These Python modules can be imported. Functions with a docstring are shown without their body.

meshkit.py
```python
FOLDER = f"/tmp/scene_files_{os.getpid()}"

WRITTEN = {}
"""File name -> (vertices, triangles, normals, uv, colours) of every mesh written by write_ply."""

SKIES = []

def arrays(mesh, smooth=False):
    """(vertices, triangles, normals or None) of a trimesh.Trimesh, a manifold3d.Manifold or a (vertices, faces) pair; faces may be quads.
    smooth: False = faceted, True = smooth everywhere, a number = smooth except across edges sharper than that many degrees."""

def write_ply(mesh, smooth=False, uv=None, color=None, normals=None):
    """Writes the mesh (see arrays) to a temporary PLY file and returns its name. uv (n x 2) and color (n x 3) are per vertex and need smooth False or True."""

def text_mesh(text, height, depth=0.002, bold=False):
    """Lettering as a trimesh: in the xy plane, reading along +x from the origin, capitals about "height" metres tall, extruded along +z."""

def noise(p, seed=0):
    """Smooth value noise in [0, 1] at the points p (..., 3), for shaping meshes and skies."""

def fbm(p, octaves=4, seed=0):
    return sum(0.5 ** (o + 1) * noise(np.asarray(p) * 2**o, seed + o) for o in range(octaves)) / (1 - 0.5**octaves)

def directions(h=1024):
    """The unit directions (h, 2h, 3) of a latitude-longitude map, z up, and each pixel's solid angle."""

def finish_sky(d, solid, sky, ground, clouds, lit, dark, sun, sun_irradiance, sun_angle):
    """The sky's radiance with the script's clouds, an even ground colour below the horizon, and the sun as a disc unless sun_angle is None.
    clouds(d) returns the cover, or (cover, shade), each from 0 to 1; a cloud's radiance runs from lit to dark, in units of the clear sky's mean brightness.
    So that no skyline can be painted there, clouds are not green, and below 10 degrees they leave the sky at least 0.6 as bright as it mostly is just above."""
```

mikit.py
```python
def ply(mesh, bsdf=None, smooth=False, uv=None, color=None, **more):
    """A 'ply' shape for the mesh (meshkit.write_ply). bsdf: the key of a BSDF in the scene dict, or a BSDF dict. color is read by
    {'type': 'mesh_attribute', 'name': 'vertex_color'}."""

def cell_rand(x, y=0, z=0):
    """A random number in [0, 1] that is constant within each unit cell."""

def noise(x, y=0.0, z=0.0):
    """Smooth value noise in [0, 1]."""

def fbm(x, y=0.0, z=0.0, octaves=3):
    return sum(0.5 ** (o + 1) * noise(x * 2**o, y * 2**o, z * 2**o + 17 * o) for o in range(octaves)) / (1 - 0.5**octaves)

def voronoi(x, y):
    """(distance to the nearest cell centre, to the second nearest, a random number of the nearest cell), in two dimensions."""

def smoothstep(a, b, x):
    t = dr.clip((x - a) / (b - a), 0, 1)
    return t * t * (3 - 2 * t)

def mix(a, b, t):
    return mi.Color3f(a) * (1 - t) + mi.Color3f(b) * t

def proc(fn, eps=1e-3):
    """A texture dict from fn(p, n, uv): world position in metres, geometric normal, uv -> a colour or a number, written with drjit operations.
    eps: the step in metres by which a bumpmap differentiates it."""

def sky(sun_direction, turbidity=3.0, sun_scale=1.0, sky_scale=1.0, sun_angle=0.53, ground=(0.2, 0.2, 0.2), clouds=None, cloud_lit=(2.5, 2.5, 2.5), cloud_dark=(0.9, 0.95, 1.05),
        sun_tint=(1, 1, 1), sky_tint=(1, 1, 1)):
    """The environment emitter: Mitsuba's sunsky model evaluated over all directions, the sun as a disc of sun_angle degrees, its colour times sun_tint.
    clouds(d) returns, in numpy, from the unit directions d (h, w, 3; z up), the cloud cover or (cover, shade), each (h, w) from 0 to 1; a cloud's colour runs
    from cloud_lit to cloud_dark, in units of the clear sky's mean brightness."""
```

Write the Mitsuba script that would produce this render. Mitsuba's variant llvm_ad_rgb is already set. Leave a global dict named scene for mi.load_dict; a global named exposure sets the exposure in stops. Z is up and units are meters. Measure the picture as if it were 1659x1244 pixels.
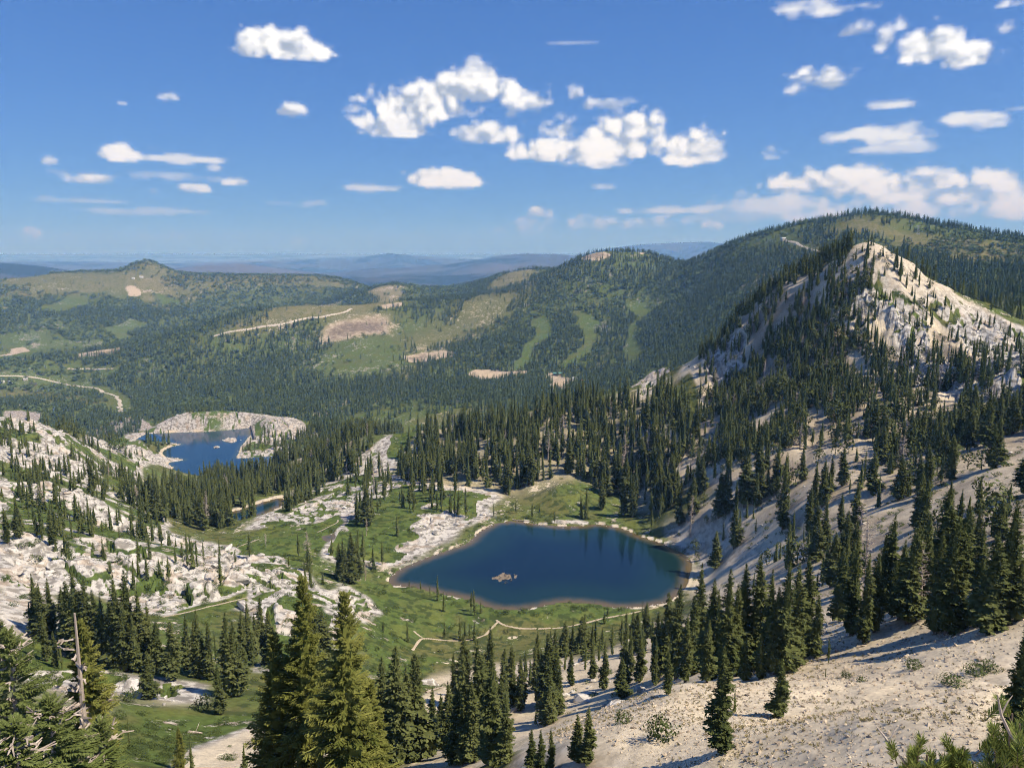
import math, numpy as np, trimesh, mitsuba as mi, drjit as dr, mikit, meshkit
from scipy.interpolate import RBFInterpolator
from scipy.ndimage import map_coordinates
from scipy.spatial import cKDTree
from mikit import proc, noise, fbm, voronoi, cell_rand, smoothstep, mix
T = mi.ScalarTransform4f
scene, labels = {}, {}

# ------------------------------------------------------------------ camera, sky, exposure
EYE, PITCH, FOCAL = 156.5, math.radians(9.62), 1230.0      # metres above the near lake; focal length in pixels of a 1659 wide frame
CP, SP = math.cos(PITCH), math.sin(PITCH)
scene['camera'] = {'type': 'perspective', 'fov': 2 * math.degrees(math.atan(829.5 / FOCAL)), 'fov_axis': 'x', 'near_clip': 0.5, 'far_clip': 250000.0,
                   'to_world': T().look_at(origin=[0, 0, EYE], target=[0, CP, EYE - SP], up=[0, 0, 1])}
exposure = 2.32
SUN = np.array([0.56, -0.20, 0.80]); SUN /= np.linalg.norm(SUN)

# ------------------------------------------------------------------ terrain
def ray(px, py):
    """Azimuth (radians, right of straight ahead) and tangent of the depression of a direction of view."""
    right, down = px - 829.5, (py - 622) * CP + FOCAL * SP
    fwd = FOCAL * CP - (py - 622) * SP
    return math.atan2(right, fwd), down / math.hypot(right, fwd)


def clouds(d):
    """Fair-weather cumulus, thin streaks and a bank of towers low over the right horizon: (cover, shade) per direction."""
    az, el = np.degrees(np.arctan2(d[..., 0], d[..., 1])), np.degrees(np.arcsin(np.clip(d[..., 2], -1, 1)))
    cover, shade = np.zeros(az.shape), np.zeros(az.shape)
    view = (np.abs(az) < 60) & (el < 60)
    a, e = az[view], el[view]
    def billow(f, k, da=0.0, de=0.0):
        """Rounded puffs with creases between them."""
        q = np.stack([(a + da) * f, (e + de) * f * 1.2, np.full(a.shape, 3.7 * k)], -1)
        return sum(.52 ** o * np.abs(2 * meshkit.fbm(q * 2.03 ** o, 2, k + o) - 1) for o in range(5))
    bumps, bumps2, bumps3 = billow(.34, 1), billow(.34, 1, .35, .55), billow(.34, 1, .9, 1.4)
    fine, wisp = meshkit.fbm(np.stack([a * 1.1, e * 1.6, 0 * a], -1), 6, 2), meshkit.fbm(np.stack([a * .22, e * 1.9, 0 * a], -1), 6, 5)
    c, s = np.zeros(a.shape), np.zeros(a.shape)
    for w in CLOUDS.split():
        px, py, rx, ry, kind, deep = w.split(','); px, py, rx, ry, deep = map(float, (px, py, rx, ry, deep))
        x0, t0 = ray(px, py); x1, t1 = ray(px + rx, py); x2, t2 = ray(px, py - ry)
        x0, e0 = math.degrees(x0), -math.degrees(math.atan(t0)); W, H = 1.12 * (math.degrees(x1) - x0), 1.12 * (-math.degrees(math.atan(t2)) - e0)
        u, v = (a - x0) / W, (e - e0) / H
        near = (np.abs(u) < 2.2) & (np.abs(v) < 2.6)
        if kind == 's':                                        # a thin streak
            g = 1 - u * u - v * v + (wisp - .5) * 3.2 + (fine - .5) * 1.8
            k = np.clip(g / .9, 0, 1) * deep
            sh = np.full(a.shape, .30)
        else:
            base = np.where(v < -.35, 1.9 * (v + .35) ** 2 * 3, 0)      # flat underneath
            g = 1 - np.abs(u) ** 2.2 - np.maximum(v, 0) ** 2 - np.minimum(v, 0) ** 2 * .5 - base + ((bumps - .29) * 2.3 + (fine - .5) * .8 if kind == 'c' else (bumps - .42) * 1.6 + (fine - .5) * 2.8)
            k = np.clip(g / (.80 if kind == 'c' else 1.2), 0, 1); k = k * k * (3 - 2 * k) * deep
            sh = np.clip(.34 - .50 * v + (bumps2 - bumps) * 2.2 + (bumps3 - bumps) * 1.2 + .10 * np.clip(g - .8, 0, 1.5), 0, .95)
        k = np.where(near, k, 0)
        s = np.where(k > 0, (s * c * (1 - k) + sh * k) / np.maximum(c * (1 - k) + k, 1e-6), s); c = c + k - c * k
    cover[view], shade[view] = c, s
    return cover, shade

CLOUDS = """462,76,76,27,c,1 415,82,36,15,c,.9 512,86,30,12,c,.8 680,168,88,34,c,1 640,205,60,22,c,.9 765,148,75,24,c,1 770,116,40,18,f,.8 850,172,45,28,f,.95 900,205,60,24,f,.9 790,218,58,20,c,.95 930,155,16,16,f,.8 985,170,42,12,f,.7 880,245,60,22,c,1 960,243,120,22,c,1 1020,215,62,36,c,1 1125,238,52,34,c,1 970,265,60,10,f,.8 718,290,52,15,c,1 470,180,24,12,f,.9 270,158,17,8,f,.7 197,168,8,4,f,.4
192,249,34,13,c,.95 244,242,17,7,f,.6 83,262,16,9,f,.9 143,290,34,9,c,.95 300,257,55,8,s,.9 345,273,16,7,f,.7 380,296,18,7,c,.9 317,307,24,7,c,.8 247,311,14,5,f,.8 230,284,115,7,s,.6 120,325,90,5,s,.5 200,342,150,6,s,.5 490,330,68,7,s,.8 600,306,38,6,s,.8 55,381,17,8,c,.9 112,382,12,5,f,.7 300,382,60,14,f,.22 480,392,20,6,f,.4
1310,16,85,14,s,1 1380,50,32,14,f,.85 1434,66,18,24,f,.9 1465,40,14,16,f,.8 1500,76,52,34,c,1 1570,92,50,24,c,1 1620,48,22,14,f,.9 1640,6,30,8,f,.8 1320,130,52,20,f,.95 1300,145,34,10,f,.7 1440,171,44,6,s,.9 1575,193,52,15,s,1 1430,220,85,17,s,1 1450,240,80,8,s,.7 1250,245,46,12,s,.9 1650,176,25,4,s,.5
1290,300,62,20,c,1 1340,296,60,24,c,1 1400,298,80,30,c,1 1470,304,80,32,c,1 1540,318,66,24,c,.95 1590,318,60,24,c,.95 1620,290,50,18,c,1 1660,310,60,30,c,.9 1420,335,220,34,f,.85 1600,340,90,22,f,.8 1250,330,90,14,s,.8 1080,342,85,7,s,.8 1218,315,30,8,f,.7 875,346,20,9,c,.95 850,368,60,18,f,.6 960,364,70,14,f,.6 1060,362,45,12,f,.55 1155,366,18,7,c,.9 1200,352,140,16,s,.35 975,304,22,6,f,.5 930,70,40,3,s,.35"""
scene['sky'] = mikit.sky(SUN.tolist(), turbidity=3.6, clouds=clouds, cloud_lit=(6.3, 6.3, 6.2), cloud_dark=(1.9, 2.15, 2.6), sky_tint=(.33, .67, 1.36), sky_scale=.42, sun_tint=(.96, 1.0, 1.05))
# thin mountain air
scene['air'] = {'type': 'homogeneous', 'albedo': {'type': 'rgb', 'value': (.55, .78, .98)}, 'sigma_t': {'type': 'rgb', 'value': (2.6e-5, 4.0e-5, 6.6e-5)}}

SEEN = """1300,1244,42 1500,1244,38 1659,1244,34 1100,1244,47 900,1244,54 1300,1170,58 1500,1150,58 1659,1120,55 1100,1160,62 950,1180,66
1110,1106,75 1230,1110,78 1320,1100,85 1000,1152,72 880,1205,64 1400,1075,95 1500,1050,100 1659,1000,100 1250,1070,112 1330,1025,132 1450,990,140 1600,930,135 1659,915,135
1350,960,190 1450,930,200 1560,960,170 1659,850,215 1600,830,250 1530,870,230 1659,760,300 1659,700,380 1560,760,340 1560,700,420
1480,595,520 1560,605,500 1659,635,470 1400,402,600 1385,450,585 1400,500,560 1420,560,540 1440,620,500 1450,680,450 1450,750,390 1440,800,335 1440,870,265
1430,410,603 1455,425,605 1490,455,605 1530,490,602 1570,520,598 1620,545,592 1659,560,590 1600,570,575 1640,600,560 1500,520,580 1540,555,565
1330,448,610 1300,466,614 1250,492,620 1200,528,628 1160,560,632 1110,600,640 1060,622,645 1000,636,655 950,650,665 880,660,680 800,682,680 720,698,660 650,712,650
1300,560,560 1250,600,560 1200,625,590 1150,645,580 1300,650,500 1250,700,470 1200,740,440 1350,720,430 1350,800,350 1250,790,400 1300,880,320 1200,830,390 1200,880,365 1130,880,385 1380,860,295 1260,930,285
1060,800,470 1100,760,480 1000,780,500 1050,700,540 950,760,510 900,790,475 850,800,480 800,740,560 900,700,580 700,760,570 720,720,620 1100,690,545 1000,700,560
830,838,440 970,840,438 1090,870,400 1135,920,368 1060,992,318 830,1002,315 650,960,335 700,1000,310 950,1010,308 1160,960,300 1150,1010,240 1050,1020,280
600,880,402 640,820,470 700,800,488 560,930,350 560,870,405 760,795,495 700,850,425 500,860,435 430,870,422 400,890,390 520,900,375 520,830,480 480,812,520 400,845,470 560,778,585 600,760,610
420,822,536 380,830,520 300,835,525 350,860,462 270,800,590  500,770,660 600,735,640 550,720,720 480,745,780
0,690,720 60,690,720 120,705,740 0,760,540 80,770,520 150,810,455 0,830,400 100,850,385 250,880,378 180,860,405 0,900,310 150,920,300 300,940,305 400,940,315 480,950,310 430,975,285 300,1000,262 200,960,290 100,740,610 180,770,580
0,1000,235 100,1060,212 250,1095,188 100,1120,172 250,1130,168 300,1180,143 450,1160,150 450,1210,116 550,1100,190 600,1150,165 700,1110,232 680,1060,272 620,1000,300 560,1000,275 780,1180,162 850,1130,180 900,1100,190 1000,1090,185 1000,1050,225 920,1050,255 800,1060,268 600,1244,92 300,1244,108 0,1244,92 0,1150,128 750,1244,80 820,1244,62
200,715,980 150,710,860 130,760,640 230,690,1150 470,715,1060 500,700,1120 440,690,1140 350,676,1180 280,678,1180 400,676,1180 550,690,1100 600,700,1000
750,650,1450 620,662,1500 830,606,1950 920,612,1850 1000,595,1900 470,660,1600 300,665,1700 100,665,1900 0,660,2000 560,640,1750 680,610,1900 650,650,1560 700,630,1700 880,640,1500
190,645,2150 0,607,2600 100,615,2550 300,620,2300 450,600,2200 600,600,2050 700,570,2250 750,540,2450 520,570,2350 400,570,2450 90,640,2250
0,570,3100 100,560,3200 200,550,3300 300,560,3000 350,548,2950 0,510,3700 150,510,3700 250,485,4200 100,470,4300 0,453,4800 50,450,4850 100,445,4900 150,442,4900 195,441,4850 215,436,4820 236,429,4800 255,435,4800 280,443,4800 330,444,4900 420,447,4900 480,448,4900 550,450,4800 590,464,4700 400,480,4300 500,475,4300 560,480,4000 330,500,3900
350,543,2560 420,512,2620 480,496,2680 560,495,2750 640,484,2900 590,530,2550 560,560,2350 450,530,2560 650,520,2600
600,470,3850 640,461,3900 690,466,3900 725,472,3800 760,468,3800 790,458,3900 820,441,3950 860,437,3950 905,443,3900 680,480,3500 780,485,3300
960,409,3000 1000,406,3000 1032,405,3000 1060,416,2970 1092,432,2900 930,424,2980 900,443,2930 850,473,2780 800,503,2620 950,460,2700 1000,470,2600 900,520,2350 1000,540,2150 1080,500,2250 1100,470,2450 850,560,2150 1050,440,2800
1130,422,2560 1180,405,2450 1230,389,2370 1280,377,2310 1340,362,2250 1400,352,2200 1420,356,2180 1440,366,2160 1500,379,2100 1560,389,2010 1620,394,1960 1659,403,1950
1200,450,2000 1150,500,1850 1100,560,1700 1300,430,1900 1250,420,2100 1400,390,2000 1500,420,1700 1600,430,1600 1150,550,1600 1560,455,1400 1620,480,1180 1450,400,1950 1350,400,2050 1659,470,1150"""
HIDDEN = """2,154.6 5,151 12,143 25,131"""
BACK = """230,750,-78 300,750,-78 370,750,-78 440,750,-74 240,665,-46 300,665,-48 370,665,-48 440,665,-44 640,800,-70 720,850,-70 880,860,-45 1080,800,-5 1250,800,40 1400,760,90 1600,700,110 640,1100,-130 880,1100,-110 1080,1100,-70 1250,1100,10 1400,1000,70 1600,900,105 500,900,-95 350,1400,-185 200,1400,-180 0,1300,-165 100,1000,-95 0,950,-60
1480,545,112 1560,535,108 1659,515,105 420,3200,-215 560,3250,-140 350,3100,-260 1000,3700,-120 1250,3300,60 1450,3200,60 1600,3000,40 900,4600,-200 700,4800,-200 350,5600,-150 100,5600,-150 550,5500,-150 1200,4500,-150 1500,4500,-150
-50,6800,-420 200,6800,-420 450,6800,-420 700,6800,-420 950,6800,-420 1200,6800,-420 1450,6800,-420 1700,6800,-420 400,55,102 600,55,102 0,55,110 250,55,104 800,45,112 -200,55,110 950,40,117 -200,150,92 -200,300,62 -200,600,40 -200,1200,-100 -200,2500,-290 -200,4800,-20 1850,55,126 1850,150,100 1850,300,95 1850,500,100 1850,1000,90 1850,2000,150 -200,3500,-190 1850,4000,-50"""
BED = """230,712,-98 280,705,-98 340,703,-98 400,700,-98 300,730,-98 380,730,-98 330,745,-98 350,760,-98 270,765,-98 420,752,-98 700,930,0 850,860,0 950,870,0 1050,890,0 1090,920,0 1040,970,0 900,960,0 800,960,0 850,910,0 970,920,0 400,828,-16.5 440,818,-16.5 370,840,-16.5"""
pts = []
for w in SEEN.split():
    px, py, r = map(float, w.split(',')); a, t = ray(px, py); pts.append((a, math.log(r), EYE - r * t))
for w in BED.split():
    px, py, z = map(float, w.split(',')); a, t = ray(px, py); pts.append((a, math.log((EYE - z) / t), z - 2.0))
for w in HIDDEN.split():
    r, z = map(float, w.split(','))
    for deg in (-45, -25, -8, 8, 25, 45): pts.append((math.radians(deg), math.log(r), z))
for w in BACK.split():
    px, r, z = map(float, w.split(',')); pts.append((ray(px, 402)[0], math.log(r), z))
pts = np.array(pts)
AZ0, AZ1, LR0, LR1 = math.radians(-41), math.radians(41), math.log(2.0), math.log(6500.0)
ca, cl = np.linspace(AZ0, AZ1, 181), np.linspace(LR0, LR1, 400)
CA, CL = np.meshgrid(ca, cl, indexing='ij')
rbf = RBFInterpolator(pts[:, :2], pts[:, 2], kernel='thin_plate_spline', smoothing=2e-4)
COARSE = rbf(np.stack([CA.ravel(), CL.ravel()], 1)).reshape(CA.shape)

NA, NR = 900, 1000
ga, gl = np.linspace(AZ0, AZ1, NA), np.linspace(LR0, LR1, NR)
GA, GL = np.meshgrid(ga, gl, indexing='ij')
GR = np.exp(GL); GX, GY = GR * np.sin(GA), GR * np.cos(GA)
GZ = map_coordinates(COARSE, [(GA - AZ0) / (AZ1 - AZ0) * 180, (GL - LR0) / (LR1 - LR0) * 399], order=3)

def height(x, y):
    """The ground's height at points of the plan."""
    x, y = np.atleast_1d(np.asarray(x, float)), np.atleast_1d(np.asarray(y, float))
    a, l = np.arctan2(x, y), np.log(np.maximum(np.hypot(x, y), 2.0))
    return map_coordinates(GZ, [(a - AZ0) / (AZ1 - AZ0) * (NA - 1), (l - LR0) / (LR1 - LR0) * (NR - 1)], order=1, mode='nearest')

def hit(px, py, rmin=15.0, rmax=6400.0):
    """Where the line of sight through a point of the photograph meets the ground."""
    a, t = ray(px, py)
    r = np.exp(np.linspace(math.log(rmin), math.log(rmax), 4000))
    gap = EYE - r * t - height(r * math.sin(a), r * math.cos(a))
    k = int(np.argmax(gap < 0)) if (gap < 0).any() else int(np.argmin(gap))
    if k: r0, r1, g0, g1 = r[k - 1], r[k], gap[k - 1], gap[k]; rr = r0 + (r1 - r0) * g0 / (g0 - g1) if g0 > 0 > g1 else r1
    else: rr = r[0]
    return np.array([rr * math.sin(a), rr * math.cos(a)])
# ------------------------------------------------------------------ shores, covers, relief
import shapely
from shapely.geometry import Polygon, LineString, Point
from meshkit import fbm as nfbm, noise as nnoise

def flat(w, z):
    """Corners given as points of the photograph, put on the level z: plan coordinates."""
    out = []
    for q in w.split():
        px, py = map(float, q.split(',')); a, t = ray(px, py); r = (EYE - z) / t; out.append((r * math.sin(a), r * math.cos(a)))
    return np.array(out)

def plan(w):
    """The same for corners that lie on the ground."""
    return np.array([hit(*map(float, q.split(','))) for q in w.split()])

def wavy(q, step, amp, seed):
    """A closed outline resampled with a smooth irregular edge."""
    ring = LineString(np.vstack([q, q[:1]])); n = max(24, int(ring.length / step))
    p = np.array([ring.interpolate(k / n, normalized=True).coords[0] for k in range(n)])
    for _ in range(2): p = 0.5 * p + 0.25 * (np.roll(p, 1, 0) + np.roll(p, -1, 0))
    d = np.stack([nfbm(np.c_[p / (6 * step), 0 * p[:, :1] + k], 3, seed) for k in (0, 9)], 1) - 0.5
    return Polygon(p + 2 * amp * d).buffer(0)

LAKES = [('lake', 0.0, wavy(flat('625,940 645,922 700,900 758,880 775,862 800,848 835,843 870,849 905,853 940,852 975,849 1010,857 1045,872 1080,884 1108,897 1122,913 1112,950 1085,975 1050,983 1000,985 955,978 910,976 870,984 830,988 795,986 765,972 735,966 700,957 660,948 640,950', 0), 3, 1.0, 1)),
         ('lake_001', -98.0, wavy(flat('216,714 236,703 290,700 338,699 407,693 408,704 392,720 383,743 415,741 452,738 456,764 430,776 330,780 225,776 220,768 245,766 286,759 268,750 304,745 283,741 270,742 262,732 275,724 297,720 268,716 235,722', -98), 5, 1.5, 2)),
         ('lake_002', -16.5, wavy(flat('352,836 390,825 430,812 458,805 462,817 430,832 390,846 360,849', -16.5), 3, 1.0, 3))]
pp = plan('520,869 544,866 541,873 524,875'); LAKES.append(('pond', float(height(*pp.mean(0))[0]) - 0.3, wavy(pp, 1.5, 0.4, 4)))
pp = plan('778,616 790,612 806,613 813,617 800,621 783,620'); LAKES.append(('pond_001', float(height(*pp.mean(0))[0]), wavy(pp, 4, 1.0, 6)))
P2 = np.stack([GX, GY], -1).reshape(-1, 2)

def outline_distance(poly, p, reach):
    """Signed distance (positive inside) to the outline, for points within reach; -reach elsewhere."""
    x0, y0, x1, y1 = poly.bounds
    near = (p[:, 0] > x0 - reach) & (p[:, 0] < x1 + reach) & (p[:, 1] > y0 - reach) & (p[:, 1] < y1 + reach)
    out = np.full(len(p), -float(reach))
    if near.any():
        ring = poly.exterior; m = int(ring.length / 0.7) + 8
        tree = cKDTree(np.array([ring.interpolate(k / m, normalized=True).coords[0] for k in range(m)]))
        d = tree.query(p[near])[0]
        out[near] = np.where(shapely.contains_xy(poly, p[near, 0], p[near, 1]), d, -d)
    return out

# cover: (bare, tone). bare 0 = plants, 1 = rock or gravel; tone 0..1 = dry to lush for plants, tan scree to pale granite for rock
H0 = GZ.copy()
RR = GR.ravel()
NW = [nfbm(np.c_[P2 / s, np.zeros(len(P2))], 2, k) - 0.5 for k, s in ((11, 26.0), (12, 26.0), (13, 190.0), (14, 190.0))]
FARW = np.clip((RR - 700) / 900, 0, 1)
WARP = np.stack([P2[:, 0] + NW[0] * 14 + NW[2] * 110 * FARW, P2[:, 1] + NW[1] * 14 + NW[3] * 150 * FARW], 1)
bare = np.where(RR < 900, 0.16, 0.05); tone = np.where(RR < 900, 0.66, 0.70)
COVER = [  # corners in the photograph, (bare, tone), soft edge in metres
 ('820,1244 870,1205 950,1157 1110,1108 1320,1097 1500,1045 1659,990 1659,1244', 1.0, .46, 5),
 ('1290,1128 1400,1100 1520,1085 1560,1110 1500,1150 1330,1150', .62, .4, 5),
 ('1245,1092 1330,1022 1420,985 1540,1000 1400,1085 1320,1100', .95, .3, 4),
 ('640,760 700,695 800,685 880,662 1000,640 1130,600 1150,640 1100,800 1010,840 900,790 800,800 690,800', .22, .45, 20),
 ('1150,562 1250,492 1330,448 1400,404 1430,500 1440,620 1659,640 1659,905 1420,960 1300,1000 1200,905 1180,850 1230,760 1120,700', .44, .27, 14),
 ('1200,905 1300,1000 1420,960 1659,905 1659,1000 1330,1090 1060,1100 1160,960', .62, .33, 10),
 ('1148,568 1200,540 1250,504 1330,460 1392,418 1398,560 1300,640 1200,640 1150,650', .40, .16, 10),
 ('1060,640 1115,610 1140,660 1110,720 1075,700', .1, .7, 6),
 ('1075,850 1210,800 1290,870 1220,925 1130,915', .42, .62, 10),
 ('1385,405 1402,400 1440,412 1500,455 1570,520 1659,558 1659,612 1600,600 1500,565 1445,530 1420,470', .80, .74, 8),
 ('1400,500 1440,520 1450,590 1405,590', 1.0, .40, 5),
 ('1505,520 1530,530 1580,580 1560,580 1520,560', 1.0, .1, 5),
 ('1145,572 1170,552 1215,545 1215,620 1150,640', 1.0, .8, 5),
 ('1010,632 1060,600 1085,600 1050,640', 1.0, .8, 5),
 # granite
 ('0,668 60,672 110,700 215,735 190,770 230,800 262,855 330,880 480,905 500,945 410,988 300,992 240,1000 150,940 40,945 0,935', .70, 1.0, 7),
 ('150,700 240,680 340,668 425,670 500,690 520,712 470,745 385,745 400,705 240,706 210,716 290,745 225,770 165,762', .70, .95, 7),
 ('395,855 480,806 560,770 600,768 720,788 805,800 770,840 700,892 640,912 545,905 500,885 480,850', .52, .92, 9),
 ('560,762 640,704 700,688 665,740 600,776', .48, .8, 8),
 ('0,1085 100,1083 200,1098 312,1108 305,1140 180,1152 40,1112', .66, .95, 5),
 ('470,962 560,948 602,985 530,1040 430,1085 420,1005', .60, .95, 6),
 ('0,1095 110,1100 310,1140 330,1200 430,1210 600,1170 640,1244 0,1244', .20, .60, 8),
 ('0,935 60,945 110,1000 60,1040 0,1010', .42, .7, 5),
 ('890,838 930,835 950,848 895,850', .9, .8, 2), ('940,825 985,820 990,828 945,832', .9, .15, 2),
 # meadows
 ('372,872 430,852 500,850 555,832 572,845 540,880 490,920 450,900 385,900', .03, .95, 5),
 ('372,872 470,850 500,855 430,880', .12, .7, 6),
 ('265,995 400,957 410,980 285,1015', .08, .85, 4),
 ('150,775 200,770 215,790 160,800', .1, .8, 8),
 ('330,810 400,800 470,815 450,830 360,850', .05, .8, 6),
 ('600,945 660,952 740,975 790,992 860,990 955,982 1045,988 1030,1003 900,1012 800,1010 740,1000 690,1040 640,1110 615,1060 590,975', .04, .88, 8),
 ('640,1052 690,1035 800,1020 900,1018 1030,1002 1060,1000 1000,1060 900,1070 760,1090 680,1110', .16, .45, 8),
 ('645,1095 705,1070 700,1120 650,1130', .0, .9, 4),
 ('690,1110 800,1075 1000,1060 1060,1010 1130,1010 1060,1105 950,1155 830,1210 700,1230', .33, .42, 10),
 ('620,932 700,893 765,870 800,840 830,836 930,780 1000,790 1060,840 1130,885 1130,912 1105,894 1040,870 975,846 905,850 835,840 775,860 755,880 645,922', .14, .8, 7),
 ('0,1035 70,1045 80,1080 0,1085', .0, .95, 5), ('190,1150 410,1165 390,1215 260,1244 180,1244', .08, .85, 6),
 ('330,1200 450,1165 540,1190 540,1244 300,1244', .72, .36, 5),
 ('635,742 662,700 675,705 655,745', .0, .9, 4),
 # the hills
 ('0,453 100,444 195,440 236,429 330,443 550,449 590,463 560,470 420,462 330,475 260,500 215,480 170,475 60,480 0,478', .05, .34, 108),
 ('205,462 250,445 290,470 230,480', .16, .2, 54),
 ('195,468 212,465 214,478 198,480', .7, .5, 14),
 ('80,495 140,475 170,468 150,480 100,505', .0, .78, 45), ('185,535 215,517 245,525 215,540 225,548 205,550', .0, .80, 36),
 ('238,470 290,480 300,490 262,490', .0, .80, 27), ('0,545 35,540 30,558 0,560', .0, .78, 36), ('25,565 80,560 70,575 30,578', .0, .78, 27),
 ('0,565 22,562 32,572 0,575', .95, .35, 14), ('143,568 207,558 205,562 150,572', .8, .25, 14),
 ('355,540 420,512 480,493 560,492 640,485 650,500 560,512 460,530 380,545', .14, .3, 45),
 ('525,540 545,518 590,508 630,515 630,535 570,548 530,550', .37, .1, 60),
 ('640,545 720,520 800,470 860,480 800,520 740,560 690,590', .10, .36, 72),
 ('700,575 745,560 740,580 690,590', .35, .35, 27), ('655,582 700,575 690,590 660,590', .75, .2, 18),
 ('820,440 860,436 902,443 850,462 790,468', .08, .22, 36), ('600,470 640,460 655,466 630,490', .2, .35, 36),
 ('620,495 650,488 655,498 630,502', .7, .35, 10),
 ('945,410 975,405 985,415 960,425 945,423', .75, .2, 18), ('1020,402 1035,402 1030,410', .9, .15, 10),
 ('855,575 862,520 880,512 885,520 872,560 862,590 838,602 828,604 838,585', .0, .80, 14),
 ('935,515 952,505 958,530 940,575 925,595 920,590 930,560', .0, .8, 14), ('1020,490 1045,480 1035,520 1048,560 1042,580 1028,575 1030,530', .0, .8, 14),
 ('760,612 770,606 850,606 862,610 830,618 790,624 765,618', .97, .4, 9), ('890,618 905,610 960,612 940,620 915,632 890,630', .8, .35, 10),
 ('560,640 650,600 700,590 660,630 560,660', .12, .5, 36), ('480,668 530,650 560,640 520,668', .3, .5, 18),
 ('0,630 60,625 150,640 120,660 0,655', .05, .35, 54),
 ('1330,380 1400,352 1450,368 1560,388 1659,400 1659,440 1560,430 1480,420 1440,395', .06, .26, 72),
 ('1240,405 1300,400 1340,385 1400,400 1340,430 1250,450 1150,470 1180,450', .1, .42, 72),
 ('1470,465 1600,440 1659,450 1659,500 1560,480', .10, .5, 36),
 ('640,680 830,650 790,668 700,690', .1, .4, 14), ('470,745 520,735 600,690 640,690 560,760 500,775', .25, .5, 14)]
for w, a, b, soft in COVER:
    q = Polygon(plan(w)).buffer(0)
    if q.is_empty: continue
    if q.geom_type == 'MultiPolygon': q = max(q.geoms, key=lambda g: g.area)
    if (a, b) in ((.80, .74), (.44, .27)): q = q.buffer(16 if b < .5 else 24)
    d = outline_distance(q, WARP, 2.0 * soft + 1.0)
    k = np.clip(0.5 + d / (2 * soft), 0, 1); k = k * k * (3 - 2 * k)
    bare, tone = bare + (a - bare) * k, tone + (b - tone) * k
bare, tone = np.where(RR < 46, .97, bare), np.where(RR < 46, .45, tone)
gaps = nfbm(np.c_[P2 / [38.0, 30.0], np.zeros(len(P2))], 3, 15)
bare = bare - .55 * np.clip((gaps - .50) / .07, 0, 1) * (tone > .85) * (bare < .9) * (bare > .4) * (RR < 1400)
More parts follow.
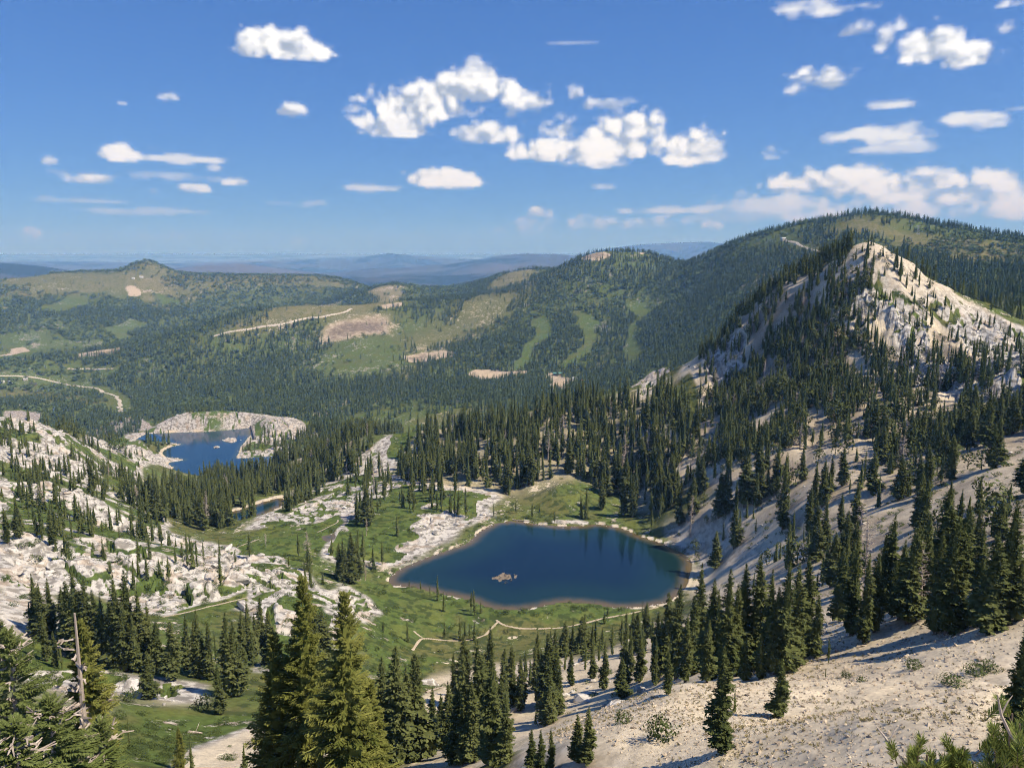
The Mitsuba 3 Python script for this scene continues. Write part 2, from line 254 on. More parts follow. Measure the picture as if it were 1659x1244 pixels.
ROCK = np.clip((bare - 0.45) / 0.35, 0, 1) * np.clip((tone - 0.6) / 0.25, 0, 1)      # where the bedrock shows

def blocks(p, cell, seed):
    """Broken bedrock: for points of the plan, (a random height per block, distance to the joint, tilt)."""
    rng = np.random.default_rng(seed)
    x0, y0 = p.min(0) - cell; nx, ny = (np.ceil((p.max(0) + cell - [x0, y0]) / cell)).astype(int) + 1
    gx, gy = np.meshgrid(np.arange(nx), np.arange(ny), indexing='ij')
    s = np.stack([x0 + (gx + rng.random(gx.shape)) * cell, y0 + (gy + rng.random(gx.shape)) * cell], -1).reshape(-1, 2)
    d, i = cKDTree(s).query(p, k=2)
    rnd, tilt = rng.random(len(s)), rng.normal(0, 1, (len(s), 2))
    return rnd[i[:, 0]], d[:, 1] - d[:, 0], ((p - s[i[:, 0]]) * tilt[i[:, 0]]).sum(1)

z = GZ.ravel().copy()
near = np.clip((RR - 30) / 60, 0, 1) * np.clip((1500 - RR) / 500, 0, 1)
NZ = lambda s, o, k: nfbm(np.c_[P2 / s, np.zeros(len(P2))], o, k) - 0.5
SHOREW = np.ones(len(P2))
for key, lv, poly in LAKES: SHOREW *= np.clip(-outline_distance(poly, P2, 60.0) / 50.0, 0, 1)
for px, r_, wide_, up_ in ((236, 4820, 115, 32), (1400, 2190, 150, 3)):          # two knobs of the skyline
    a_ = ray(px, 402)[0]; z += up_ * np.exp(-((P2[:, 0] - r_ * math.sin(a_)) ** 2 + (P2[:, 1] - r_ * math.cos(a_)) ** 2) / wide_ ** 2)
hills = np.clip((RR - 900) / 900, 0, 1)
z += near * SHOREW * (NZ(55, 2, 21) * (4.0 + 9.0 * ROCK) + NZ(14, 3, 22) * (1.0 + 2.6 * ROCK))
z += hills * (NZ(420, 3, 23) * 26 + NZ(90, 2, 24) * 12)
z += np.clip((200 - RR) / 120, 0, 1) * np.clip((RR - 8) / 25, 0, 1) * (NZ(6, 3, 25) * 1.3 + NZ(1.6, 2, 28) * .28)
m = (ROCK > 0.02) & (RR < 1500)
for cell, up, tl, cr, seed in ((21.0, 6.5, .14, 3.4, 31), (8.0, 1.6, .16, 1.1, 32)):
    stretched = (P2[m] + .3 * (WARP[m] - P2[m])) @ np.array([[.9, -.3], [.45, .75]])
    rnd, gap, tilt = blocks(stretched, cell, seed)
    z[m] += ROCK[m] * np.clip(RR[m] / 160, .3, 1.0) * ((rnd - 0.5) * up + tilt * tl - cr * np.clip(1 - gap / (0.16 * cell), 0, 1))
    bare[m] -= (.75 if cell > 9 else .5) * np.clip(1.3 - gap / (.13 * cell if cell > 9 else .2 * cell), 0, 1) * np.clip((nfbm(np.c_[stretched / 30, 0 * gap], 2, 33) - (.36 if cell > 9 else .44)) / .1, 0, 1)
# gullies and ribs down the flanks of the near peak
peak = hit(1402, 404); dx = P2 - peak; pr = np.hypot(dx[:, 0], dx[:, 1]); pa = np.arctan2(dx[:, 0], dx[:, 1])
fl = np.clip(1 - pr / 330, 0, 1) ** .5 * np.clip(pr / 25, 0, 1)
rib = np.abs(nfbm(np.c_[np.cos(pa) * 9, np.sin(pa) * 9, pr / 160], 3, 41) - .5) * 2
z += fl * (RR < 900) * np.clip((bare - .5) / .3, 0, 1) * ((rib - .35) * (4 + 16 * np.clip((tone - .6) / .3, 0, 1)) + NZ(24, 3, 43) * 17 + NZ(7, 2, 44) * 4)
z += fl * (RR < 900) * (NZ(34, 3, 47) * 13 + NZ(11, 2, 48) * 5)
slope_mask = np.clip((bare - .6) / .2, 0, 1) * np.clip((RR - 180) / 60, 0, 1) * np.clip((560 - RR) / 120, 0, 1) * (P2[:, 0] > 90) * SHOREW
z += slope_mask * (np.abs(nfbm(np.c_[(P2[:, 1] + .35 * P2[:, 0]) / 26, (P2[:, 0]) / 160, 0 * RR], 3, 42) - .5) * 14 - 3)
WET = np.zeros(len(P2))
for key, lv, poly in LAKES:
    R_ = 6.0 if key == 'pond' else 30.0 if key == 'pond_001' else (20.0 if key == 'lake' else 28.0)
    d = outline_distance(poly, P2, R_); w = np.clip(-d / R_, 0, 1); w = w * w * (3 - 2 * w)
    z = np.where(d > 0, lv - np.minimum(0.22 * d + .15, 5.0), np.where(d > -R_ * .999, (lv + 0.22 + 0.09 * -d) * (1 - w) + np.maximum(z, lv + .35 * w * (1 - w)) * w, z))
    if 'pond' not in key:
        beach = np.clip(1 + d / (1.8 if key == 'lake' else 5.5), 0, 1) * (d <= 0.5) * np.clip((NZ(9, 3, 45) + (.03 if key == 'lake' else .3)) / .12, 0, 1)
        bare, tone = bare + (.95 - bare) * beach, tone + (.33 - tone) * beach
ISLETS = [(0.0, '801,938 807,931 820,928 834,930 829,937 819,942 808,943', .5), (-98.0, '360,714 368,710 382,711 386,714 374,717', 3.2), (-98.0, '345,724 352,722 356,725 349,726', 1.4)]
for lv, w, up in ISLETS:
    d = outline_distance(Polygon(flat(w, lv)), P2, 12.0)
    k = np.clip(d / 4.0, -1.0, 1); z = np.where(d > -6, np.maximum(z, lv + up * k + NZ(2.0, 2, 51) * 1.2 * (d > -2)), z); bare = np.where(d > -5, .9, bare); tone = np.where(d > -5, 0.0 if lv == 0 else .7, tone)
GZ = z.reshape(GX.shape)
BARE, TONE = np.clip(bare, 0, 1).reshape(GX.shape), np.clip(tone, 0, 1).reshape(GX.shape)

def look_up(field, x, y):
    a, l = np.arctan2(x, y), np.log(np.maximum(np.hypot(x, y), 2.0))
    return map_coordinates(field, [(a - AZ0) / (AZ1 - AZ0) * (NA - 1), (l - LR0) / (LR1 - LR0) * (NR - 1)], order=1, mode='nearest')

def ground_look(p, n, uv):
    b, t = uv.x, uv.y
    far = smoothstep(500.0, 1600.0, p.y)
    n1 = mikit.fbm(p.x * .9, p.y * .9, p.z * .5, 3); n2 = mikit.fbm(p.x * .13, p.y * .13, 7.0, 3); n3 = mikit.fbm(p.x * .011, p.y * .011, 3.0, 5)
    n4 = mikit.noise(p.x * 4.1, p.y * 4.1, p.z * 4.1); n5 = mikit.fbm(p.x * .33, p.y * .33, 5.0, 3)
    tt = dr.clip(t + (n2 - .5) * .8 + (n3 - .5) * .55, 0, 1)
    plants = mix(mix((.190, .165, .085), (.120, .125, .048), smoothstep(.1, .45, tt)), (.085, .125, .038), smoothstep(.45, .95, tt))
    plants = mix(plants, (.125, .150, .045), smoothstep(.54, .70, mikit.fbm(p.x * .09, p.y * .09, 11.0, 3)) * smoothstep(.6, .8, t) * .7) * (.62 + .76 * n1)
    plants = mix(plants, (.040, .060, .024), smoothstep(.50, .64, n5) * .8 * (1 - far))
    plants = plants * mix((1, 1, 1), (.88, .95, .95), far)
    scree = mix((.19, .165, .135), (.53, .475, .365), smoothstep(.02, .46, t + (n2 - .5) * .35)) * (.58 + .46 * n1 + .38 * n4)
    lich = smoothstep(.42, .62, mikit.fbm(p.x * .45, p.y * .45, p.z * .45, 4))
    granite = mix((.49, .485, .46), (.22, .215, .20), lich) * (.70 + .38 * n1 + .2 * n4)
    granite = mix(granite, (.46, .35, .24), smoothstep(.58, .72, n2) * .32)
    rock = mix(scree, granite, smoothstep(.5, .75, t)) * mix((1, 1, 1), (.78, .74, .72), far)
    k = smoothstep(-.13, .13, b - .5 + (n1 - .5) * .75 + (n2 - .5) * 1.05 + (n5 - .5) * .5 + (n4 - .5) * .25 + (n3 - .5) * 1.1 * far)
    steep = smoothstep(.74, .55, n.z) * smoothstep(.15, .3, b)
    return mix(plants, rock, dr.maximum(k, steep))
scene['ground_material'] = {'type': 'twosided', 'b': {'type': 'diffuse', 'reflectance': proc(ground_look)}}

def grid_faces(n, m):
    i, j = np.meshgrid(np.arange(n - 1), np.arange(m - 1), indexing='ij'); a = (i * m + j).ravel(); b = a + m
    return np.vstack([np.stack([a, b + 1, b], 1), np.stack([a, a + 1, b + 1], 1)])
def struct(key, entry, label=None):
    scene[key] = entry; labels[key] = {'kind': 'structure'}
def piece(key, k0, k1):
    V = np.stack([GX[:, k0:k1], GY[:, k0:k1], GZ[:, k0:k1]], -1).reshape(-1, 3)
    struct(key, mikit.ply((V, grid_faces(NA, k1 - k0)), 'ground_material', smooth=key != 'terrain', uv=np.stack([BARE[:, k0:k1], TONE[:, k0:k1]], -1).reshape(-1, 2)))
ka, kb = int(np.searchsorted(gl, math.log(150))), int(np.searchsorted(gl, math.log(1250)))
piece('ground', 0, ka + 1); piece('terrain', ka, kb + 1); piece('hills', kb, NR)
# the rest of the mountain, behind the camera and to its sides
bl = np.linspace(LR0, LR1, 60); ba = np.linspace(AZ1, AZ0 + 2 * math.pi, 40)
BA, BL = np.meshgrid(ba, bl, indexing='ij'); f = (BA - AZ1) / (ba[-1] - ba[0])
edge = lambda row: np.interp(bl, gl, row)
BZ = (1 - f) * edge(GZ[-1])[None] + f * edge(GZ[0])[None]
BZ += np.sin(np.pi * f) ** 2 * (np.where(np.exp(BL) < 900, (EYE - 4 - np.exp(BL) * .12) - BZ, 0) * np.clip(np.exp(BL) / 30, 0, 1))
V = np.stack([np.exp(BL) * np.sin(BA), np.exp(BL) * np.cos(BA), BZ - .02], -1).reshape(-1, 3)
struct('slope', mikit.ply((V, grid_faces(40, 60)), 'ground_material', smooth=True, uv=np.full((len(V), 2), .5)))
ring = np.arange(48) * 2 * math.pi / 48; cap = np.vstack([[[0, 0, EYE - 1.7]], np.c_[2.05 * np.sin(ring), 2.05 * np.cos(ring), np.full(48, EYE - 1.95)]])
struct('summit', mikit.ply((cap, np.array([[0, 1 + (k + 1) % 48, 1 + k] for k in range(48)])), 'ground_material', uv=np.tile([.8, .4], (49, 1))))

# far country: rolling hills out to the horizon
fa, fr = np.linspace(math.radians(-44), math.radians(44), 620), np.exp(np.concatenate([np.linspace(math.log(6480), math.log(45000), 170), np.linspace(math.log(45000), math.log(72000), 30)[1:]]))
FA, FR = np.meshgrid(fa, fr, indexing='ij'); FX, FY = FR * np.sin(FA), FR * np.cos(FA)
FZ = -430 - 190 * np.clip((FR - 6500) / 6000, 0, 1) + (nfbm(np.stack([FX / 5200, FY / 5200, 0 * FX], -1), 5, 61) - .5) * 520 * np.clip((FR - 6700) / 4000, 0, 1) * np.clip((60000 - FR) / 25000, 0, 1)
LAYERS = [(11500, 1600, '-120,423 0,426 60,431 130,441 230,452'), (17000, 2600, '-100,470 180,450 300,432 380,427 440,433 520,445 560,440 640,436 720,430 800,416 850,411 900,412 960,417 1060,428 1200,440 1700,430'),
          (26000, 3000, '-100,424 120,424 300,426 480,421 560,419 590,416 631,410 680,415 740,419 900,424 980,404 1030,397 1060,395 1100,393 1150,392 1180,396 1260,402 1400,400 1500,390 1540,384 1575,379 1620,384 1659,381 1800,376'),
          (60000, 8000, '-150,411 100,412 250,410.5 400,412 460,410 520,411.5 700,412 1000,411 1300,409 1700,407')]
for R0, wid, w in LAYERS:
    c = np.array([list(map(float, q.split(','))) for q in w.split()]); aa = np.array([ray(x, y) for x, y in c])
    top = EYE - R0 * np.interp(FA, aa[:, 0], aa[:, 1])
    wig = (nfbm(np.stack([FA * 28, 0 * FA, 0 * FA + R0], -1), 2, 62) - .5)
    u = (FR - R0 * (1 + .08 * wig)) / wid; fall = np.exp(-np.where(u < 0, u * .55, u) ** 2)
    gul = (np.abs(nfbm(np.stack([FX / (wid * .35), FY / (wid * .9), 0 * FX], -1), 4, 63) - .5) * 2) ** .8
    FZ = np.maximum(FZ, FZ + (top + wig * min(R0, 30000) * .0012 - FZ) * fall * (1 - .55 * gul * (1 - fall) * (R0 < 50000)))
far_rows = np.clip((FR - 50000) / 20000, 0, 1); FZ[:, 0] -= 60
def far_look(p, n, uv):
    a = mikit.fbm(p.x * .0011, p.y * .0011, 1.0, 4); b = mikit.fbm(p.x * .00035, p.y * .00035, 2.0, 3)
    return mix(mix((.02, .032, .024), (.055, .056, .04), smoothstep(.4, .6, a)), (.095, .085, .06), smoothstep(.52, .75, b))
scene['far_material'] = {'type': 'twosided', 'b': {'type': 'diffuse', 'reflectance': proc(far_look)}}
struct('mountains', mikit.ply((np.stack([FX, FY, FZ], -1).reshape(-1, 3), grid_faces(*FX.shape)), 'far_material', smooth=True))

# water
def water_look(p, n, uv):
    s = uv.x
    shallow = mix((.11, .085, .045), (.045, .06, .045), smoothstep(.0, .25, s + (mikit.noise(p.x * .35, p.y * .35, 0) - .5) * .12))
    deep = mix((.007, .025, .030), (.004, .0145, .031), smoothstep(.3, 1.0, s))
    return mix(shallow, deep, smoothstep(.02, .26, s))
scene['water_material'] = {'type': 'twosided', 'b': {'type': 'principled', 'base_color': proc(water_look), 'roughness': .09, 'specular': .35}}
def water_look_far(p, n, uv):
    return mix((.03, .05, .05), (.008, .03, .065), smoothstep(.02, .25, uv.x))
scene['water_material_far'] = {'type': 'twosided', 'b': {'type': 'principled', 'base_color': proc(water_look_far), 'roughness': .12, 'specular': .35}}
for key, lv, poly in LAKES:
    g = poly.buffer(2.0 if key != 'pond' else .4); s = 2.2 if key != 'lake_001' else 6.0
    if key == 'pond': s = .8
    x0, y0, x1, y1 = g.bounds; xs, ys = np.arange(x0, x1 + s, s), np.arange(y0, y1 + s, s)
    X, Y = np.meshgrid(xs, ys, indexing='ij'); q = np.c_[X.ravel(), Y.ravel()]
    d = outline_distance(poly, q, 40.0); f = grid_faces(len(xs), len(ys)); f = f[(d[f] > -4).any(1)]
    struct(key, mikit.ply((np.c_[q, np.full(len(q), lv)], f), 'water_material' if key != 'lake_001' else 'water_material_far', uv=np.c_[np.clip(d / 32, 0, 1), 0 * d]))
# ------------------------------------------------------------------ plants
rng = np.random.default_rng(5)
def foliage(name, dark, light, scale=.35):
    def look(p, n, uv):
        a = mikit.noise(p.x * scale, p.y * scale, p.z * .12); b = mikit.noise(p.x * 2.3, p.y * 2.3, p.z * 2.3)
        return mix(dark, light, dr.clip(a * .75 + b * .5 - .1, 0, 1))
    scene[name] = {'type': 'twosided', 'b': {'type': 'diffuse', 'reflectance': proc(look)}}
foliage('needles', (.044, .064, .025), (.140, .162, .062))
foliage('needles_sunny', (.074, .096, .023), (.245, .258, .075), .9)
foliage('needles_fir', (.075, .105, .028), (.19, .235, .085), .9)
foliage('needles_fresh', (.12, .17, .04), (.32, .37, .12), 1.5)
foliage('needles_far', (.044, .068, .036), (.108, .144, .070), .06)
foliage('leaves_far', (.070, .105, .046), (.125, .170, .075), .05)
foliage('leaves', (.040, .065, .022), (.105, .14, .05), .5)
def bark_look(p, n, uv): return mix((.10, .075, .055), (.24, .20, .165), mikit.noise(p.x * 9, p.y * 9, p.z * 1.5))
def dead_look(p, n, uv): return mix((.25, .21, .18), (.52, .47, .42), mikit.noise(p.x * 5, p.y * 5, p.z * .8))
scene['bark'] = {'type': 'twosided', 'b': {'type': 'diffuse', 'reflectance': proc(bark_look)}}
scene['dead_wood'] = {'type': 'twosided', 'b': {'type': 'diffuse', 'reflectance': proc(dead_look)}}

def kites(base, tip, width, normal, sag=0.0):
    """Leaf-like quads from base to tip, (n, 3) each; as triangles."""
    d = tip - base; side = np.cross(d, normal); side /= np.linalg.norm(side, axis=1, keepdims=True) + 1e-9
    mid = base + d * .55; mid[:, 2] += sag * np.linalg.norm(d, axis=1)
    v = np.stack([base, mid + side * width[:, None], tip, mid - side * width[:, None]], 1).reshape(-1, 3)
    k = np.arange(len(base))[:, None] * 4
    return v, np.vstack([k + [0, 1, 2], k + [0, 2, 3]])
def merge(*parts):
    V, F, at = [], [], 0
    for v, f in parts: V.append(v); F.append(np.asarray(f) + at); at += len(v)
    return np.vstack(V), np.vstack(F)
def stick(points, radii, sides=5):
    p = np.asarray(points, float); r = np.asarray(radii, float); t = np.gradient(p, axis=0); t /= np.linalg.norm(t, axis=1, keepdims=True) + 1e-9
    a = np.cross(t, np.where(np.abs(t[:, :1]) < .9, [[1., 0, 0]], [[0, 1., 0]])); a /= np.linalg.norm(a, axis=1, keepdims=True) + 1e-9; b = np.cross(t, a)
    ang = np.arange(sides) * 2 * np.pi / sides
    v = (p[:, None] + r[:, None, None] * (np.cos(ang)[None, :, None] * a[:, None] + np.sin(ang)[None, :, None] * b[:, None])).reshape(-1, 3)
    i, j = np.meshgrid(np.arange(len(p) - 1), np.arange(sides), indexing='ij'); i, j = i.ravel(), j.ravel(); q = (i * sides + (j + 1) % sides)
    f = np.vstack([np.stack([i * sides + j, q, q + sides], 1), np.stack([i * sides + j, q + sides, i * sides + j + sides], 1)])
    n = len(v); cap = [[(len(p) - 1) * sides + k, (len(p) - 1) * sides + (k + 1) % sides, n] for k in range(sides)]
    return np.vstack([v, p[-1:]]), np.vstack([f, cap])

def conifer(seed, n, pairs, R=2.5, H=20.0, low=.06, power=.8, tuft=1, ragged=.3, gap=0.0, core=True, width=.20, spray=1.0):
    """(crown, trunk) of a spire-shaped spruce or fir, H metres tall: n boughs, each a fan of sprays."""
    g = np.random.default_rng(seed)
    t = low + (1 - low) * (np.arange(n) + g.random(n)) / n
    t = np.minimum(t ** .92, .985)
    if gap: t = t[g.random(n) > gap * (np.sin(t * 23 + seed) > .2) * (t < .8)]
    n = len(t); az = np.arange(n) * 2.39996 + g.normal(0, .45, n)
    prof = (1 - t) ** power * np.minimum(1, .55 + (t - low) * 3.2)
    L = R * (prof * g.uniform(1 - ragged, 1 + ragged * .6, n) * (1 + .28 * np.sin(az * 1.0 + t * 9 + seed)) + .028)
    out = np.stack([np.cos(az), np.sin(az), 0 * az], 1); up = np.array([0, 0, 1.0])
    pitch = np.interp(t, [0, .5, .85, 1], [-.48, -.28, .15, .9]) + g.normal(0, .13, n)
    root = np.stack([0 * t, 0 * t, t * H], 1) + out * .05
    def along(s): return root + out * (L * s * np.cos(pitch))[:, None] + up * (L * (np.sin(pitch) * s + .22 * s * s * (t < .8)))[:, None]
    parts = []
    for k in range(tuft):
        j = g.normal(0, .05 * L[:, None] * (tuft > 1), (n, 3))
        parts.append(kites(along(.15) + j, along(1.0) + j, L * width * (.8 if spray == 1 else .4), up + g.normal(0, .55, (n, 3)), .03))
        lat = np.cross(out, up)
        for i in range(pairs):
            s = .18 + .74 * (i + .3) / pairs
            for sg in (-1, 1):
                b = along(s) + j * .5; l = L * (.50 - .27 * s) * spray * g.uniform(.7, 1.25, n) + .05 * (spray < 1)
                d = out * .75 + lat * sg * g.uniform(.6, 1.1, n)[:, None] + up * (-.22 + g.normal(0, .28, n))[:, None]
                d /= np.linalg.norm(d, axis=1, keepdims=True)
                parts.append(kites(b, b + d * l[:, None], l * (width + .06), up + g.normal(0, .6, (n, 3)), -.06))
    if core:
        c = np.linspace(low * 1.2, .93, 7); parts.append(stick(np.c_[0 * c, 0 * c, c * H], R * (1 - c) ** power * .42 + .03, 6))
    top = kites(np.array([[0, 0, H * .93]] * 3), np.array([[0, 0, H]] * 3), np.full(3, .10 * R / 2.5), np.array([[1, 0, 0], [.5, .8, 0], [-.5, .8, 0.]]))
    crown = merge(*parts, top)
    zz = np.array([-.04, .1, .5, .9]) * H
    return crown, stick(np.c_[0 * zz, 0 * zz, zz], np.array([.022, .017, .010, .003]) * H, 6)

def round_tree(seed, n, R=3.2, H=10.0, low=.18, size=.55):
    """A broad crown of leaf clumps, for aspens, willows and wind-pruned pines."""
    g = np.random.default_rng(seed)
    d = g.normal(0, 1, (n, 3)); d /= np.linalg.norm(d, axis=1, keepdims=True); d[:, 2] = d[:, 2] * .9 + .1
    lump = 1 + .35 * np.sin(d[:, 0] * 4 + seed) * np.cos(d[:, 1] * 5 + seed * 2) + .2 * np.sin(d[:, 2] * 7)
    r = (.62 + .38 * g.random(n) ** .6) * lump
    c = np.array([0, 0, H * (low + (1 - low) * .48)]) + d * r[:, None] * [R, R, H * (1 - low) * .5]
    nn = d + g.normal(0, .5, (n, 3)); w = np.cross(nn, g.normal(0, 1, (n, 3))); w /= np.linalg.norm(w, axis=1, keepdims=True)
    s = size * R * g.uniform(.4, 1.0, n) * .6
    crown = kites(c - w * s[:, None], c + w * s[:, None], s * .7, nn)
    return crown, stick([[0, 0, -.05 * H], [.03 * R, 0, H * .3], [0, .05 * R, H * .7]], [.022 * H, .016 * H, .006 * H], 5)

def snag(seed, H=16.0, n=70, L=2.6):
    """A dead conifer: bare trunk and broken grey limbs."""
    g = np.random.default_rng(seed); limbs = []
    for k in range(n):
        t = g.uniform(.18, 1.0) ** .7 * .97; a = g.uniform(0, 6.28); l = L * (1.05 - t * .8) * g.uniform(.4, 1.0); dz = g.uniform(-.35, .25)
        p0 = np.array([0, 0, t * H]); d = np.array([math.cos(a), math.sin(a), dz])
        p1, p2 = p0 + d * l * .55, p0 + d * l + [0, 0, .18 * l]
        limbs.append(stick([p0, p1, p2], [.14 * (1.2 - t), .09 * (1.2 - t), .03], 3))
        for e in range(3):
            q = p0 + (p2 - p0) * g.uniform(.4, .95); w = d + g.normal(0, .6, 3); limbs.append(stick([q, q + w * l * .25], [.05, .02], 3))
    zz = np.array([-.04, .2, .6, 1.0]) * H; bend = g.normal(0, .12, (4, 2)) * [[0], [.3], [1], [2]]
    return merge(*limbs), stick(np.c_[bend, zz], np.array([.020, .016, .009, .002]) * H, 6)

GROUPS = {}
def group(key, **children):
    scene[key] = {'type': 'shapegroup', **{k: mikit.ply(m, b) for k, (m, b) in children.items()}}; GROUPS[key] = True
for k in range(6):
    c, t = conifer(100 + k, 300, 5, R=2.3 + .12 * k, power=[.75, .85, .7, .95, .8, .65][k], ragged=.38, gap=.35 if k % 2 else .1)
    group(f'near_spruce_{k}', trunk=(t, 'bark'), crown=(c, 'needles'))
for k in range(3):
    c, t = conifer(200 + k, 860, 20, R=3.1, power=.78, tuft=2, ragged=.6, gap=.45, width=.07, spray=.42)
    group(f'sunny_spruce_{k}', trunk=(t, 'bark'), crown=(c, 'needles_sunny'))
for k in range(2):
    c, t = conifer(230 + k, 720, 22, R=3.2, power=.6, tuft=2, ragged=.7, gap=.5, width=.06, core=False, spray=.34)
    sc, _ = snag(590 + k, 20.0, 90, 3.2)
    group(f'fir_{k}', twigs=(sc, 'dead_wood'), trunk=(t, 'dead_wood'), crown=(c, 'needles_fir'))
for k in range(6):
    c, t = conifer(300 + k, 84, 1, R=[1.7, 2.9, 2.3, 2.0, 3.2, 2.5][k], low=[.04, .02, .14, .05, .03, .2][k], power=[.7, 1.0, .6, .8, 1.1, .7][k], ragged=.4, width=.27)
    group(f'mid_spruce_{k}', crown=(merge(c, t), 'needles'))
for k in range(5):
    c, t = conifer(400 + k, 26, 0, R=2.7, power=.8, ragged=.4, width=.5, H=20)
    group(f'far_spruce_{k}', crown=(c, 'needles_far'))
for k in range(4):
    c, t = round_tree(500 + k, 46, R=3.0, H=10, size=.8); group(f'aspen_{k}', crown=(c, 'leaves_far'))
for k in range(3):
    c, t = round_tree(520 + k, 700, R=2.6, H=9, low=.15, size=.22); group(f'round_pine_{k}', trunk=(t, 'bark'), crown=(c, 'needles'))
for k in range(3):
    c, t = round_tree(530 + k, 120, R=2.6, H=9, low=.1, size=.45); group(f'mid_pine_{k}', crown=(merge(c, t), 'needles'))
for k in range(3):
    c, t = round_tree(545 + k, 110, R=1.3, H=1.5, low=-.25, size=.36); group(f'low_bush_{k}', crown=(c, 'leaves'))
for k in range(3):
    c, t = round_tree(540 + k, 900, R=1.3, H=1.5, low=-.25, size=.15); group(f'willow_bush_{k}', crown=(c, 'leaves'))
for k in range(3):
    c, t = snag(560 + k); group(f'snag_{k}', limbs=(c, 'dead_wood'), trunk=(t, 'dead_wood'))

HOR = np.maximum.accumulate((GZ - EYE) / GR, axis=1)      # the skyline in front of each point, as a tangent
def shows(x, y, ztop, margin=.003):
    a, l = np.arctan2(x, y), np.log(np.hypot(x, y)); r = np.hypot(x, y)
    i = np.clip(np.round((a - AZ0) / (AZ1 - AZ0) * (NA - 1)).astype(int), 0, NA - 1); k = np.clip(((l - LR0) / (LR1 - LR0) * (NR - 1)).astype(int) - 3, 0, NR - 1)
    return (ztop - EYE) / r > HOR[i, k] - margin
def seen_at(x, y, z):
    """Position in the photograph of a point of the place (to pick which trees show largest)."""
    f = y * CP - (z - EYE) * SP; u = y * SP + (z - EYE) * CP
    return 829.5 + FOCAL * x / f, 622 - FOCAL * u / f

trees = []      # (kind, x, y, height, width factor, label or None, group)
def put(kind, px, py, top, widen=1.0, label=None, r=None):
    """A tree whose foot and tip show at these points of the photograph (or that stands r metres off)."""
    if r is None: x, y = hit(px, py)
    else: a, t = ray(px, top); x, y = r * math.sin(a), r * math.cos(a)
    z = float(height(x, y)[0]); rr = math.hypot(x, y)
    a, t = ray(px, top); h = EYE - rr * t - z
    trees.append((kind, x, y, z, h, widen, label))
ONE = {(1166, 1217): 'slender spruce with a wide skirt standing alone on the pale scree near the bottom edge', (1190, 1152): 'small bushy spruce just right of the lone slender spruce on the scree', (1261, 1160): 'broad cone shaped spruce on the scree, right of the lone slender one',
 (1083, 1125): 'little thin spruce on the left crest of the pale scree', (1342, 1074): 'thin sapling on the grey scree, upper of two', (1337, 1098): 'tiny sapling on the grey scree, lower of two beside a small shrub', (935, 1234): 'left spruce of a close pair at the left foot of the scree', (953, 1236): 'right spruce of a close pair at the left foot of the scree',
 (860, 1246): 'left of three small spruces in a row at the bottom edge beside the scree', (876, 1250): 'middle of three small spruces in a row at the bottom edge beside the scree', (893, 1248): 'right of three small spruces in a row at the bottom edge beside the scree',
 (705, 899): 'lone dark spruce on the rocky left shore of the near lake', (644, 868): 'bushy spruce alone on the granite knoll left of the near lake', (709, 973): 'tallest spruce on the grassy near left shore of the lake', (719, 990): 'slim spruce just below the tallest one on the grassy near left shore',
 (950, 841): 'tall spruce beside the tan clearing on the far shore of the near lake', (862, 840): 'bushy spruce at the middle of the far shore of the near lake', (898, 848): 'small spruce on the pale outcrop at the far shore of the near lake', (661, 1040): 'broad dark spruce beside the fork of the meadow trail', (720, 1034): 'single slim spruce beside the meadow trail below the lake',
 (621, 1025): 'squat spruce alone in the left part of the green meadow below the lake', (1041, 995): 'lone small spruce beside the trail at the near right shore', (917, 1027): 'small lone spruce just below the trail in the middle of the near shore', (962, 983): 'small bush like spruce on the green near shore, close to the water', (849, 995): 'tiny spruce on the near shore below the middle of the lake',
 (484, 901): 'lone slim spruce in the bright green upper meadow at the left', (358, 948): 'broad dark spruce alone on the pale granite ledge, left of the two foreground spruces', (171, 910): 'small cone shaped spruce on the white slabs at the far left', (594, 851): 'large dark spruce on the knoll between the two lakes', (570, 943): 'tallest spruce of the dark clump at the left end of the near lake',
 (127, 1065): 'tallest spruce of the dark clump at the lower left', (63, 1027): 'leftmost big spruce of the dark clump at the lower left', (424, 1056): 'rightmost spruce of the dark row at the lower left', (244, 1132): 'bushy short spruce on the pale rocks below the dark clump at the lower left', (1599, 1024): 'dark broad spruce at the upper edge of the scree near the right side', (1637, 1215): 'spruce on the scree at the right edge, above the pine shrub', (645, 1238): 'tall dark spruce just right of the largest foreground spruce', (1342, 1074): 'thin sapling on the grey scree, upper of two'}
